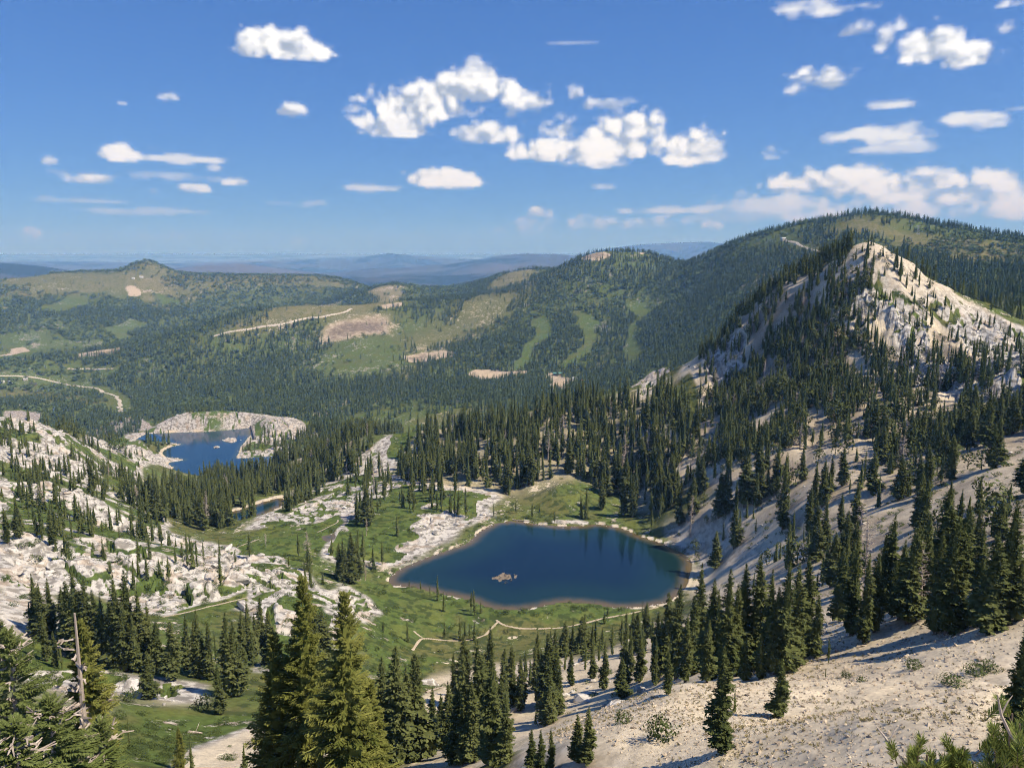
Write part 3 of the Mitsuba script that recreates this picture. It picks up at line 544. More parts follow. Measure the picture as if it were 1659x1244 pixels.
FOOT = """1166,1217,1040,1.0 1190,1152,1113,1.0 1261,1160,1062,1.55 1083,1125,1052,.8 1062,1110,1065,.7 935,1234,1154,1.1 953,1236,1141,1.1 860,1246,1179,1 876,1250,1179,1 893,1248,1176,1
1130,1085,905,1 1150,1100,930,1 1118,1095,960,1 1095,1100,940,1 1175,1100,915,1 1200,1090,905,1.1 1222,1085,890,1.1 1245,1088,915,1.1 1268,1090,900,1.1 1285,1080,905,1 1305,1060,893,1 1320,1065,960,.9 1205,1103,1030,1.2 1230,1100,1020,1 1110,1105,990,1 1145,1105,1000,1 1080,1095,955,1 1063,1100,985,1 1160,1098,950,1 1190,1096,940,1 1255,1092,945,1
1379,1030,875,1.1 1399,1040,890,.8 1416,1024,892,1 1437,990,828,1 1457,1003,868,1.1 1470,1010,848,1.1 1480,985,845,1 1490,980,825,1 1514,1027,850,.9 1534,1027,828,1.1 1545,1020,840,1.1 1552,960,855,1 1599,1024,852,1.3 1622,1010,800,1.2 1646,1005,902,1.2 1583,1015,900,1.2 1635,950,820,1 1342,1074,1030,.9 1337,1098,1081,.9 1637,1215,985,.9 1648,1225,1010,1 1425,995,860,1 1445,1000,900,1 1500,990,880,1 1560,960,870,1
1268,858,753,.9 1207,821,700,1.1 1190,888,797,1.1 1224,865,838,.9 1318,821,747,1 1332,821,740,1 1362,861,797,1 1423,821,764,1 1302,878,845,.9 1389,851,814,1 1501,807,777,1 1585,834,770,1 1632,834,774,1 1244,757,700,.9 1100,850,785,1.1 1165,838,760,1.1 1176,830,745,1.1 1300,780,720,1 1345,800,735,1 1450,760,700,1 1400,780,725,1 1130,800,730,1.1
705,899,855,1.2 644,868,831,1.5 709,973,929,1.1 719,990,956,1 697,964,946,1 682,958,939,1 673,951,937,.9 663,953,937,.9 724,970,956,.8 763,990,956,1 769,997,953,1 779,993,970,1 720,1034,1003,1.2 621,1025,1005,1.6 661,1040,1003,1.3 746,1037,997,1 753,1034,1002,1 769,1037,1003,1.1 761,1030,1008,1 849,995,985,1 917,1027,1003,1 979,1010,985,1 985,997,978,1 962,983,973,1.4 1041,995,973,1 941,1027,1015,1 882,1029,1020,1.3 822,1027,1015,1
950,841,784,1.1 942,838,795,1 862,840,814,1.3 898,848,824,1.1 836,831,807,1 800,836,811,1 874,829,812,1 1056,855,824,1 825,801,767,1.1 1010,835,770,1 1025,838,765,1 975,826,760,1
570,943,858,1.2 557,942,870,1.2 580,939,865,1.1 606,922,878,1.1 619,915,875,1 594,851,784,1.3 577,851,811,1.1 585,846,790,1.2 700,823,780,1 715,826,783,1 730,830,785,1 742,833,786,1 755,838,788,1 708,830,790,1 736,836,795,1 565,936,880,1 590,930,885,1
830,1142,1044,1 888,1142,1024,1.1 793,1128,1010,1 752,1145,1027,1.1 736,1145,1054,1 783,1145,1054,1 979,1115,1034,1 1011,1111,1003,1 1036,1105,1020,1 992,1060,1010,1 1060,1108,1030,1 878,1140,1050,1 900,1138,1046,1 868,1120,1040,1 960,1100,1040,1 925,1110,1050,.9 948,1085,1035,.9 845,1150,1060,1 815,1160,1065,1 1022,1090,1030,1 915,1085,1040,.9 970,1070,1025,.9
645,1238,1040,1.1 678,1232,1052,1.1 625,1232,1060,1 701,1225,1110,1 714,1215,1120,1 727,1222,1100,1 752,1234,1045,1.1 775,1228,1030,1.1 800,1242,1050,1.1 660,1235,1075,1 765,1235,1090,1 790,1238,1100,1 820,1236,1120,1 740,1236,1110,1
63,1027,923,1.2 50,1020,970,1.2 85,1030,932,1.2 108,1040,945,1.2 127,1065,910,1.1 146,1068,930,1.1 171,1078,958,1.1 196,1084,923,1.1 215,1081,916,1.1 231,1084,951,1.1 247,1084,970,1 259,1090,1002,1.1 282,1100,1002,1.2 76,1071,986,.8 92,1081,1018,.8 101,1084,1027,.8 304,1084,992,1 326,1097,983,1.2 350,1070,1017,.7 358,1157,1071,1 373,1128,986,1.2 386,1128,1002,1.1 405,1065,967,1.2 424,1056,964,1.2 244,1132,1052,1.4 160,1070,950,1.2 185,1082,965,1.1 117,1052,935,1.1 70,1035,940,1.2 205,1086,970,1 222,1088,985,1 318,1090,1000,1 340,1100,1005,1.1 395,1075,985,1.1 415,1062,990,1.1
358,948,894,1.3 313,920,866,1.1 304,915,870,1.1 225,910,859,1 243,905,860,1 171,910,885,1.3 484,901,861,1.1 468,920,897,1 503,948,894,1.2 495,940,900,1 320,918,880,1 330,905,875,1 8,1050,1000,1.3
150,800,735,1 145,850,800,1.2 100,870,815,1 85,885,820,1.2 30,870,800,1.2 12,880,815,1.1 60,870,825,1.3 190,850,815,1 115,790,750,1 50,800,760,1.2"""
for w in FOOT.split():
    v = list(map(float, w.split(','))); put('near', v[0], v[1], v[2], v[3], ONE.get((int(v[0]), int(v[1]))))
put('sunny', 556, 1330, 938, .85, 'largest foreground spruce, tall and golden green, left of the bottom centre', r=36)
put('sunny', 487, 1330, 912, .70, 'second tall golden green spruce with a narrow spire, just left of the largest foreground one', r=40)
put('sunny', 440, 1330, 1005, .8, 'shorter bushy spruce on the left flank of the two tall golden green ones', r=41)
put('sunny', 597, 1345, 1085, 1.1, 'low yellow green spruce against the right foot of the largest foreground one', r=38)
put('sunny', 396, 1246, 1200, 1.2, 'small sapling tip at the bottom edge left of the tall golden green spruces')
put('sunny', 294, 1246, 1172, .9, 'slender yellow green sapling at the bottom edge, taller of a pair')
put('sunny', 311, 1246, 1192, .9, 'slender yellow green sapling at the bottom edge, shorter of a pair')
put('sunny', 210, 1212, 1158, .8, 'thin brownish green sapling standing alone on the grass at the bottom left')
put('sunny', 126, 1250, 985, .8, 'half dead spruce with green boughs beside a bleached trunk at the bottom left', r=46)
put('snag', 96, 1215, 985, 1.0, 'bleached dead trunk with bare grey limbs at the bottom left', r=45)
put('fir', 75, 1330, 1110, 1.1, 'wide bright green fir filling the bottom left corner', r=36)
put('fir', 160, 1370, 1150, 1.0, 'bright green fir right of the wide one in the bottom left corner', r=38)
put('fir', 8, 1270, 1000, .8, 'fir at the left edge with bare grey branches on its lower side', r=42)
put('fir', 20, 1380, 1150, 1.2, 'low green fir in the extreme bottom left corner', r=30)
for px, py, top, w in ((222, 1071, 975, 1), (594, 868, 838, 1), (1437, 905, 860, .8), (1243, 1060, 935, 1), (1490, 1000, 870, 1), (262, 870, 842, .8), (431, 884, 862, 1.2), (1118, 870, 800, 1), (592, 940, 905, 1), (606, 800, 745, 1), (1012, 760, 700, 1), (888, 745, 690, 1)): put('snag', px, py, top, w)
for px, py, top, w in ((1480, 730, 680, 2), (1430, 690, 650, 2.2), (1350, 690, 640, 2), (1560, 690, 645, 2.2), (1300, 700, 660, 1.8), (1265, 640, 600, 2), (1340, 620, 585, 2), (1390, 560, 530, 2.2), (1370, 520, 495, 2.2), (1590, 700, 655, 2), (1510, 700, 660, 1.8), (1610, 940, 880, 1.6), (1645, 930, 870, 1.8)): put('pine', px, py, top, w)

for px in np.arange(1140, 1380, 2.6):                     # the wooded crest of the near peak
    a = ray(px, 402)[0]; r = np.linspace(480, 720, 200); zc = height(r * math.sin(a), r * math.cos(a)); k = int(np.argmax((zc - EYE) / r))
    for back in (rng.uniform(0, 6), rng.uniform(6, 30), rng.uniform(30, 110)):
        q = r[k] - back; x, y = q * math.sin(a), q * math.cos(a); trees.append(('near', x, y, float(height(x, y)[0]), rng.uniform(9, 17), rng.uniform(1.2, 2.0), None))
# forests: corners of the stand in the photograph (feet of the trees), how dense, tallest tree in metres, kind
STANDS = [('640,775 660,735 700,700 800,690 880,665 1000,645 1090,635 1130,700 1110,790 1080,840 1010,832 960,785 900,775 850,795 760,800 700,815', .8, 27, 'mid'),
 ('1080,650 1150,655 1200,548 1250,512 1330,470 1395,428 1395,560 1420,640 1300,700 1200,720 1110,790', 1.5, 17, 'mixed'), ('1300,495 1395,428 1395,560 1350,600', .8, 13, 'mixed'),
 ('1180,640 1320,560 1400,600 1470,590 1560,605 1659,635 1659,715 1560,720 1420,715 1300,720 1200,740', 1.15, 20, 'mixed'),
 ('1420,405 1500,460 1570,520 1659,560 1659,590 1560,575 1480,540 1430,480', .75, 11, 'mixed'),
 ('1200,720 1420,700 1659,705 1659,880 1500,900 1300,900 1140,850', .36, 20, 'mixed'), ('1100,790 1200,730 1260,760 1200,830 1120,850', .5, 25, 'mid'),
 ('1300,930 1420,900 1659,850 1659,960 1450,1000 1330,1010', .3, 18, 'mid'), ('1150,900 1330,880 1320,1010 1180,960', .3, 15, 'mid'),
 ('700,1215 760,1110 880,1070 1000,1040 1060,1020 1100,1090 1050,1110 950,1150 860,1190', .4, 14, 'mid'), ('860,1060 960,1020 1060,1000 1120,1060 1000,1090', .3, 8, 'mid'),
 ('200,815 260,800 330,775 400,770 470,765 470,800 430,815 400,840 350,862 290,860 250,840', 1.0, 24, 'mid'), ('455,830 470,790 540,770 520,800 470,830', .8, 22, 'mid'),
 ('440,770 480,740 560,705 640,690 655,700 600,745 560,775 480,790', 1.0, 25, 'mid'), ('425,740 470,705 520,690 560,695 480,740', .55, 20, 'mid'),
 ('640,800 700,815 690,835 640,820', .4, 18, 'mid'), ('560,780 620,760 640,790 600,850 570,850', .5, 22, 'mid'),
 ('0,690 120,705 200,740 250,830 260,870 100,880 0,860', .55, 15, 'mid'), ('60,900 260,870 420,900 400,960 200,950', .3, 14, 'mid'), ('180,745 240,735 225,770 190,775', .3, 12, 'mid'),
 ('100,700 230,688 250,672 130,672', .8, 20, 'mid'), ('480,900 560,880 620,905 560,940 500,960', .25, 18, 'mid'), ('430,1000 520,990 560,1060 480,1100 430,1090', .3, 18, 'mid'),
 ('360,1010 480,1000 540,1050 520,1140 400,1150', .3, 15, 'mid'), ('0,1040 60,1100 0,1140', .2, 12, 'mid'), ('1440,445 1520,450 1600,470 1659,480 1659,530 1600,510 1530,475 1470,450', .3, 17, 'mid'), ('392,735 450,735 520,712 470,690 430,698', .4, 16, 'mid'), ('240,690 340,672 420,676 500,700 420,690 300,690', .3, 13, 'mid')]
stand_polys = []
for w, dens, tall, kind in STANDS:
    q = Polygon(plan(w)).buffer(0); q = max(q.geoms, key=lambda g: g.area) if q.geom_type == 'MultiPolygon' else q
    if kind == 'mixed': q = q.buffer(9)
    n = int(q.area * dens / 26.0); x0, y0, x1, y1 = q.bounds; got = []
    c = rng.uniform([x0, y0], [x1, y1], (int(n * (x1 - x0) * (y1 - y0) / q.area) + 8, 2)); c = c[shapely.contains_xy(q, c[:, 0], c[:, 1])]
    clump = nfbm(np.c_[c / 22, 0 * c[:, :1]], 2, 71) + rng.normal(0, .06, len(c)); c = c[clump > np.quantile(clump, .22 if dens > .6 else .45)] if len(c) > 8 else c
    zz = height(c[:, 0], c[:, 1]); hh = tall * rng.uniform(.22, 1.0, len(c)) ** .75
    ok = shows(c[:, 0], c[:, 1], zz + hh)
    if tall < 16 and kind == 'mid': ok &= (look_up(BARE, c[:, 0], c[:, 1]) < .45) | (rng.random(len(c)) < .4)
    for k in np.nonzero(ok)[0]: trees.append(('mid' if kind == 'mid' or rng.random() < .62 else 'low_pine', c[k, 0], c[k, 1], zz[k], hh[k], rng.uniform(1.1, 1.8), None))
WET2 = [poly.buffer(1.5) for _, _, poly in LAKES]
trees = [(('snag',) + t[1:]) if t[0] == 'mid' and math.hypot(t[1], t[2]) < 720 and (t[1] * 7.31 + t[2] * 3.17) % 1.0 < .022 else t for t in trees]
trees = [t for t in trees if not any(p.contains(Point(t[1], t[2])) for p in WET2)]

# which 300 show largest
def drawn(t):
    x, y, z, h = t[1:5]; u0, v0 = seen_at(x, y, z); u1, v1 = seen_at(x, y, z + h)
    return (min(v0, 1244) - max(v1, 0)) * (-40 < u1 < 1700) * (v1 < 1244)
conifers = sorted([t for t in trees if t[0] not in ('snag', 'pine', 'low_pine')], key=drawn, reverse=True)
first, rest = conifers[:300], conifers[300:]
def place(x, y, z, h, H, widen, rz, lean=2.5): return T().translate([x, y, z - .02 * h]).rotate([0, 0, 1], rz).rotate([1, 0, 0], lean * math.sin(rz * 7.3)).scale([h / H * widen, h / H * widen, h / H])
def numbered(name, k): return name if k == 0 else f'{name}_{k:03d}'
def inst(key, grp, to): scene[key] = {'type': 'instance', 'to_world': to, 'shapegroup': {'type': 'ref', 'id': grp}}
def where(px, py):
    if py > 1095 and px > 820: return 'dark green spruce standing on or below the pale scree slope at the lower right', 'spruces on the scree slope'
    if px > 1330 and py > 860: return 'dark green spruce in the grove above the grey scree at the right', 'spruces above the grey scree'
    if px > 1050 and py > 930: return 'dark green spruce in the dense grove between the scree and the near lake', 'spruces of the grove below the lake'
    if px > 1050: return 'dark green spruce scattered on the steep slope right of the near lake', 'spruces on the right slope'
    if py > 1060 and px > 600: return 'dark green spruce in the open stand below the near lake at the bottom centre', 'spruces below the meadow'
    if py > 900 and px > 600: return 'small dark spruce on the green meadow at the near shore of the lake', 'spruces on the near shore meadow'
    if px > 530: return 'dark green spruce beside the far or left shore of the near lake', 'spruces around the near lake'
    if py > 1000: return 'dark green spruce in the dense clump at the lower left', 'spruces of the lower left clump'
    return 'dark green spruce growing among the pale granite slabs at the left', 'spruces among the granite'
for k, (kind, x, y, z, h, wd, label) in enumerate(first):
    key = numbered('spruce_tree', k); g_ = f'sunny_spruce_{k % 3}' if kind == 'sunny' else f'fir_{k % 2}' if kind == 'fir' else f'near_spruce_{int(rng.integers(6))}'
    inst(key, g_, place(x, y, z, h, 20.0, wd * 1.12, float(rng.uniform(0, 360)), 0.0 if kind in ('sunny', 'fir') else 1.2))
    px, py = seen_at(x, y, z); lb, gr = where(px, py)
    labels[key] = {'label': label, 'category': 'spruce tree'} if label else {'label': lb, 'category': 'spruce tree', 'group': gr}
by_group = {}
for k, t in enumerate(first):
    lb = labels[numbered('spruce_tree', k)]
    if 'group' in lb: px, py = seen_at(*t[1:4]); by_group.setdefault(lb['group'], []).append((numbered('spruce_tree', k), px, py, drawn(t)))
for gname, q in by_group.items():
    taken = set()
    for word, val in (('tallest looking spruce', lambda e: -e[3]), ('leftmost spruce', lambda e: e[1]), ('rightmost spruce', lambda e: -e[1]), ('lowest standing spruce', lambda e: -e[2]), ('highest standing spruce', lambda e: e[2]), ('shortest looking spruce', lambda e: e[3])):
        e = min((e for e in q if e[0] not in taken), key=val, default=None)
        if e and len(q) > 5: taken.add(e[0]); labels[e[0]] = {'label': word + ' of the ' + gname, 'category': 'spruce tree'}
n = 0
def stuff(root, grp, to):
    global n
    n += 1; inst(f'{root}__{n:05d}', grp, to)
for kind, x, y, z, h, wd, label in rest:
    stuff('spruce_forest', f'mid_spruce_{int(rng.integers(6))}' if math.hypot(x, y) < 1250 else f'far_spruce_{int(rng.integers(5))}', place(x, y, z, h, 20.0, wd, float(rng.uniform(0, 360))))
for t in trees:
    if t[0] == 'low_pine': stuff('pine_forest', f'mid_pine_{int(rng.integers(3))}', place(*t[1:4], t[4] * .62, 9.0, 1.0, float(rng.uniform(0, 360))))
labels['pine_forest'] = {'label': 'round crowned pines mixed among the spruces on the steep right hand peak', 'category': 'forest', 'kind': 'stuff'}
labels['spruce_forest'] = {'label': 'dark spruce forest covering the slopes, the saddle and the far hills', 'category': 'forest', 'kind': 'stuff'}
SN = ['leaning bleached snag in the spruce clump at the lower left', 'grey dead spruce on the granite knoll left of the near lake']
for k, t in enumerate([t for t in trees if t[0] == 'snag']):
    key = numbered('dead_tree', k); inst(key, f'snag_{k % 3}', place(*t[1:5], 16.0, t[5], float(rng.uniform(0, 360))))
    labels[key] = {'label': t[6], 'category': 'dead tree'} if t[6] else {'label': 'slender grey dead tree with bare limbs among the living spruces', 'category': 'dead tree', 'group': 'dead trees among the spruces'}
    labels[key + '__limbs'] = {'kind': 'stuff'}
for k, t in enumerate([t for t in trees if t[0] == 'pine']):
    key = numbered('pine_tree', k); inst(key, f'round_pine_{k % 3}', place(*t[1:5], 9.0, t[5] * .62, float(rng.uniform(0, 360))))
    labels[key] = {'label': 'broad round topped pine on the steep rocky flank at the right', 'category': 'pine tree', 'group': 'round pines on the rocky flank'}

ROADS = [('0,609 55,611 90,618 140,627 165,634 185,641 195,650 192,660 197,668', 9), ('110,597 150,597 182,598', 9), ('0,657 40,657 85,654', 7), ('345,545 410,532 470,522 530,512 560,506 570,500', 9), ('1270,389 1300,400 1320,405 1350,412', 7)]
VERGES = [LineString(plan(w)).buffer(26 if k == 0 else 14) for k, (w, _) in enumerate(ROADS)]
# woods on the hills beyond: spruce in dark stands, aspen and scrub between, clearings where the cover is dry or bare
def woods(n, r0, r1, dens, kind, root, grp, ng, h0, h1, H, seed, need):
    g = np.random.default_rng(seed); a = g.uniform(math.radians(-36), math.radians(36), n); r = np.sqrt(g.uniform(r0 * r0, r1 * r1, n)); x, y = r * np.sin(a), r * np.cos(a)
    zz = height(x, y); b, t = look_up(BARE, x, y), look_up(TONE, x, y)
    ok = need(x, y, b, t, g) & shows(x, y, zz + h1, .0015)
    for k, (_, lv, poly) in enumerate(LAKES): ok &= ~shapely.contains_xy(poly.buffer(3), x, y)
    for v in VERGES: ok &= ~shapely.contains_xy(v, x, y)
    for k in np.nonzero(ok)[0]:
        h = g.uniform(h0, h1); stuff(root, f'{grp}_{int(g.integers(ng))}', place(x[k], y[k], zz[k], h, H, g.uniform(1.2, 2.0), float(g.uniform(0, 360))))
def patch(x, y, s, seed): return nfbm(np.c_[x / s, y / s, 0 * x], 4, seed)
def need_spruce(x, y, b, t, g):
    q = patch(x, y, 420, 81) + .20 * np.clip((x + 300) / 300, 0, 1) + .10 * (np.hypot(x, y) < 2300) - .5 * np.clip(b - .15, 0, 1) - .34 * (t < .4) - .8 * np.clip((t - .71) / .04, 0, 1) - .12 * (x < -900) * (np.hypot(x, y) > 2500)
    q = q - .2 * np.clip((height(x, y) - 140) / 70, 0, 1)
    return q + g.normal(0, .04, len(x)) > .47
def need_sparse(x, y, b, t, g): return (b < .9) & (t < .745) & (patch(x, y, 60, 83) + g.normal(0, .08, len(x)) > .57)
def need_aspen(x, y, b, t, g):
    q = patch(x, y, 420, 81) + .12 * (x > -200) - .10
    return (b < .3) & (t < .72) & (patch(x, y, 300, 82) + g.normal(0, .05, len(x)) > np.where(t > .45, .42, .56))
woods(26000, 1000, 2300, 1, 'far', 'spruce_forest', 'far_spruce', 5, 13, 24, 20.0, 91, need_spruce)
woods(52000, 2300, 4200, 1, 'far', 'spruce_forest', 'far_spruce', 5, 14, 26, 20.0, 92, need_spruce)
woods(9000, 1000, 5200, 1, 'far', 'spruce_forest', 'far_spruce', 5, 10, 20, 20.0, 93, need_sparse)
woods(9000, 1300, 2400, 1, 'far', 'aspen_wood', 'aspen', 4, 7, 12, 10.0, 94, need_aspen)
woods(34000, 2400, 5200, 1, 'far', 'aspen_wood', 'aspen', 4, 9, 17, 10.0, 95, need_aspen)
labels['aspen_wood'] = {'label': 'lighter green aspen woods and scrub on the valley slopes', 'category': 'wood', 'kind': 'stuff'}
print('trees', len(first), len(rest), n)
# ------------------------------------------------------------------ rocks
def boulder(seed, flatness=.7, n=18):
    import manifold3d as m3
    g = np.random.default_rng(seed); p = g.normal(0, 1, (n, 3)); p /= np.abs(p).max(1, keepdims=True) ** .6 * np.linalg.norm(p, axis=1, keepdims=True) ** .4; p = p * g.uniform(.75, 1, (n, 1)) * [1, g.uniform(.6, .9), flatness]
    h = trimesh.convex.convex_hull(p); return np.array(h.vertices) * .5, np.array(h.faces)
def granite_look(p, n, uv):
    a = mikit.fbm(p.x * .7, p.y * .7, p.z * .7, 3); b = mikit.noise(p.x * 5, p.y * 5, p.z * 5); c = mikit.noise(p.x * .12, p.y * .12, 2.0)
    return mix(mix((.57, .565, .54), (.30, .29, .27), smoothstep(.45, .66, a)), (.46, .37, .27), smoothstep(.62, .8, c) * .4) * (.75 + .35 * b)
def stone_look(p, n, uv):
    return mix((.24, .20, .16), (.58, .51, .40), mikit.noise(p.x * 2.7, p.y * 2.7, p.z * 2.7)) * (.8 + .3 * mikit.noise(p.x * 11, p.y * 11, p.z * 11))
scene['granite'] = {'type': 'twosided', 'b': {'type': 'diffuse', 'reflectance': proc(granite_look)}}
scene['stone'] = {'type': 'twosided', 'b': {'type': 'diffuse', 'reflectance': proc(stone_look)}}
for k in range(8): group(f'boulder_shape_{k}', rock=(boulder(700 + k, .5 + .06 * k, 16), 'granite'))
def wet_look(p, n, uv): return mix((.05, .045, .04), (.17, .15, .125), mikit.noise(p.x * 1.7, p.y * 1.7, p.z * 1.7))
scene['wet_stone'] = {'type': 'twosided', 'b': {'type': 'diffuse', 'reflectance': proc(wet_look)}}
for k in range(4): group(f'islet_rock_{k}', rock=(boulder(740 + k, .6, 14), 'wet_stone'))
for k in range(4): group(f'stone_shape_{k}', rock=(boulder(720 + k, .6, 9), 'stone'))
def scatter(n, r0, r1, seed, half=36):
    g = np.random.default_rng(seed); a = g.uniform(math.radians(-half), math.radians(half), n); r = np.exp(g.uniform(math.log(r0), math.log(r1), n))
    x, y = r * np.sin(a), r * np.cos(a); px, py = seen_at(x, y, height(x, y))
    return g, x, y, r, height(x, y), look_up(BARE, x, y), look_up(TONE, x, y), (px > -60) & (px < 1720) & (py < 1270)
dry = lambda x, y: ~np.any([shapely.contains_xy(poly.buffer(-.3), x, y) for _, _, poly in LAKES], axis=0)
rocks = []
g, x, y, r, zz, b, t, inside = scatter(80000, 130, 1250, 101)
rk = np.clip((b - .42) / .35, 0, 1) * np.clip((t - .5) / .3, 0, 1); ok = inside & (g.random(len(x)) < rk * .42 + .012 * (b > .2) + .035 * (b > .5) * (x > 100)) & shows(x, y, zz + 2) & dry(x, y)
for k in np.nonzero(ok)[0]: rocks.append((x[k], y[k], zz[k], min(.9 * (1 - g.random()) ** -.55, 7.0 if x[k] < 60 else 2.6) * min(1.0, .45 + r[k] / 500), g))
for lv, w, up in ISLETS:                                  # rocks of the islets
    q = flat(w, lv); c = q.mean(0); s = np.ptp(q, axis=0)
    for k in range(30 if lv == 0 else 14):
        p = c + g.normal(0, .24, 2) * s; rocks.append((p[0], p[1], max(float(height(*p)[0]), lv - .1), (.5 + 1.3 * g.random()) * (.8 if lv == 0 else 2.2), None if lv == 0 else g))
for key, lv, poly in LAKES[:2]:                            # and along the shores
    ring = poly.exterior
    for k in range(420):
        p = np.array(ring.interpolate(g.random(), normalized=True).coords[0]) + g.normal(0, .8, 2)
        if nfbm(np.array([[p[0] / 18, p[1] / 18, 3.0]]), 2, 5)[0] > .5: rocks.append((p[0], p[1], max(float(height(*p)[0]), lv - .05), (.35 + .8 * g.random() ** 3) * (1 if lv == 0 else 2.0), g))
rocks.sort(key=lambda q: -q[3] / math.hypot(q[0], q[1]))
RL = [('pale granite boulder on the rocky hillside left of the lakes', 'boulders on the left hillside'), ('pale granite boulder on the knoll between the two lakes', 'boulders on the knoll'), ('pale boulder among the slabs at the lower left', 'boulders at the lower left'),
      ('pale boulder on the slopes right of the near lake', 'boulders on the right'), ('pale rock on the banks of the far lake', 'rocks around the far lake')]
for k, (x_, y_, z_, s_, g_) in enumerate(rocks):
    to = T().translate([x_, y_, z_ + .08 * s_]).rotate([0, 0, 1], float(rng.uniform(0, 360))).rotate([1, 0, 0], float(rng.normal(0, 14))).scale([s_ * rng.uniform(.8, 1.5), s_, s_ * rng.uniform(.6, 1.0)])
    if k < 300:
        key = numbered('boulder', k); inst(key, f'boulder_shape_{k % 8}' if g_ is not None else f'islet_rock_{k % 4}', to); px, py = seen_at(x_, y_, z_)
        lb, gr = RL[4] if y_ > 760 else RL[3] if px > 830 else RL[2] if py > 1060 else RL[1] if px > 470 and py < 930 else RL[0]
        if g_ is None: lb, gr = 'dark wet rock of the small islet in the near lake', 'rocks of the islet'
        labels[key] = {'label': lb, 'category': 'boulder', 'group': gr}
    else: stuff('boulders', f'boulder_shape_{k % 8}' if g_ is not None else f'islet_rock_{k % 4}', to)
labels['boulders'] = {'label': 'smaller pale granite blocks strewn over the rocky slopes and shores', 'category': 'boulders', 'kind': 'stuff'}
g, x, y, r, zz, b, t, inside = scatter(60000, 32, 330, 102)
ok = inside & (x > -10) & (g.random(len(x)) < np.clip((b - .45) / .4, 0, 1) * .75) & shows(x, y, zz + .3) & dry(x, y)
for k in np.nonzero(ok)[0]:
    s_ = min((.0019 + .0014 * (g.random() < .4)) * r[k] * (1 - g.random()) ** -.30, .0085 * r[k], 1.2)
    stuff('stones', f'stone_shape_{k % 4}', T().translate([x[k], y[k], zz[k] + .1 * s_]).rotate([0, 0, 1], float(g.uniform(0, 360))).scale([s_ * 1.4, s_, s_ * .9]))
labels['stones'] = {'label': 'loose beige stones lying on the scree slope', 'category': 'stones', 'kind': 'stuff'}

# ------------------------------------------------------------------ shrubs and tufts
bushes = []
def bush(px, py, wide, tall, label=None):
    x, y = hit(px, py); rr = math.hypot(math.hypot(x, y), EYE - float(height(x, y)[0])); bushes.append((x, y, float(height(x, y)[0]), wide * rr / FOCAL / 2.6, tall * rr / FOCAL / 1.5 / .9, label))
bush(1068, 1196, 42, 34, 'round green shrub on the scree, larger of the two left of the lone slender spruce'); bush(1009, 1170, 28, 18, 'low green shrub on the scree, smaller and left of its round neighbour')
bush(1370, 1098, 15, 10, 'little grey green shrub beside a small sapling on the grey scree'); bush(1580, 1092, 30, 14, 'low spreading shrub on the scree edge near the right side'); bush(1545, 1108, 34, 12, 'flat spreading shrub in the grassy strip of the scree')
bush(1395, 1104, 14, 8); bush(1480, 1082, 24, 12); bush(1600, 1086, 26, 14)
bush(188, 728, 30, 16, 'dark rounded thicket left of the far lake'); bush(1195, 870, 22, 12); bush(210, 1136, 22, 18); bush(330, 1150, 30, 20)
g, x, y, r, zz, b, t, inside = scatter(90000, 90, 1100, 103)
nn = nfbm(np.c_[x / 16, y / 16, 0 * x], 3, 77)
shore = np.max([np.clip(1 - np.abs(outline_distance(poly, np.c_[x, y], 14.0) + 5) / 6, 0, 1) for _, _, poly in LAKES[:1]], axis=0)
dens = .02 + .22 * shore + .26 * np.clip((b - .25) / .2, 0, 1) * (b < .95) * (nn > .50) * (t > .7) + .16 * (b < .3) * (t > .72) * (nn > .46) + .10 * (x > 110) * (r > 180) + .05 * (b < .2) * (nn > .55) * (t > .6)
ok = inside & (g.random(len(x)) < dens * .55) & (r > np.where(x > 0, 150, 110)) & shows(x, y, zz + .8) & dry(x, y)
for k in np.nonzero(ok)[0]: s_ = g.uniform(.35, 1.1) * min(1.1, .5 + r[k] / 500); bushes.append((x[k], y[k], zz[k], s_ * g.uniform(.8, 1.4), s_ * g.uniform(.5, 1.0), None))
bushes.sort(key=lambda q: (q[5] is None, -q[3] / math.hypot(q[0], q[1])))
for k, (x_, y_, z_, w_, h_, lab) in enumerate(bushes):
    to = T().translate([x_, y_, z_ - .05]).rotate([0, 0, 1], float(rng.uniform(0, 360))).scale([w_, w_, h_])
    if k < 120:
        key = numbered('shrub', k); inst(key, f'willow_bush_{k % 3}', to); px, py = seen_at(x_, y_, z_)
        labels[key] = {'label': lab, 'category': 'shrub'} if lab else {'label': 'low green shrub on the slope right of the near lake' if px > 1050 else 'low green bush near the shore or meadow of the near lake' if px > 560 else 'low green bush among the granite at the left', 'category': 'shrub', 'group': 'shrubs on the right slope' if px > 1050 else 'bushes near the lake' if px > 560 else 'bushes among the granite'}
    else: stuff('shrubs', f'low_bush_{k % 3}', to)
labels['shrubs'] = {'label': 'low dark green scrub scattered over meadows, shores and slopes', 'category': 'scrub', 'kind': 'stuff'}
def tuft(seed):
    g = np.random.default_rng(seed); n = 12; a = g.uniform(0, 6.28, n); o = np.stack([np.cos(a), np.sin(a), 0 * a], 1); b0 = o * .12
    return kites(b0, b0 + o * g.uniform(.15, .5, (n, 1)) + [0, 0, 1] * g.uniform(.35, .8, (n, 1)), np.full(n, .07), o + g.normal(0, .3, (n, 3)))
foliage('dry_grass', (.13, .12, .055), (.26, .23, .12), 1.0)
for k in range(3): group(f'tuft_{k}', blades=(tuft(800 + k), 'dry_grass'))
g, x, y, r, zz, b, t, inside = scatter(22000, 34, 230, 104)
nn = nfbm(np.c_[x / 9, y / 9, 0 * x], 3, 78)
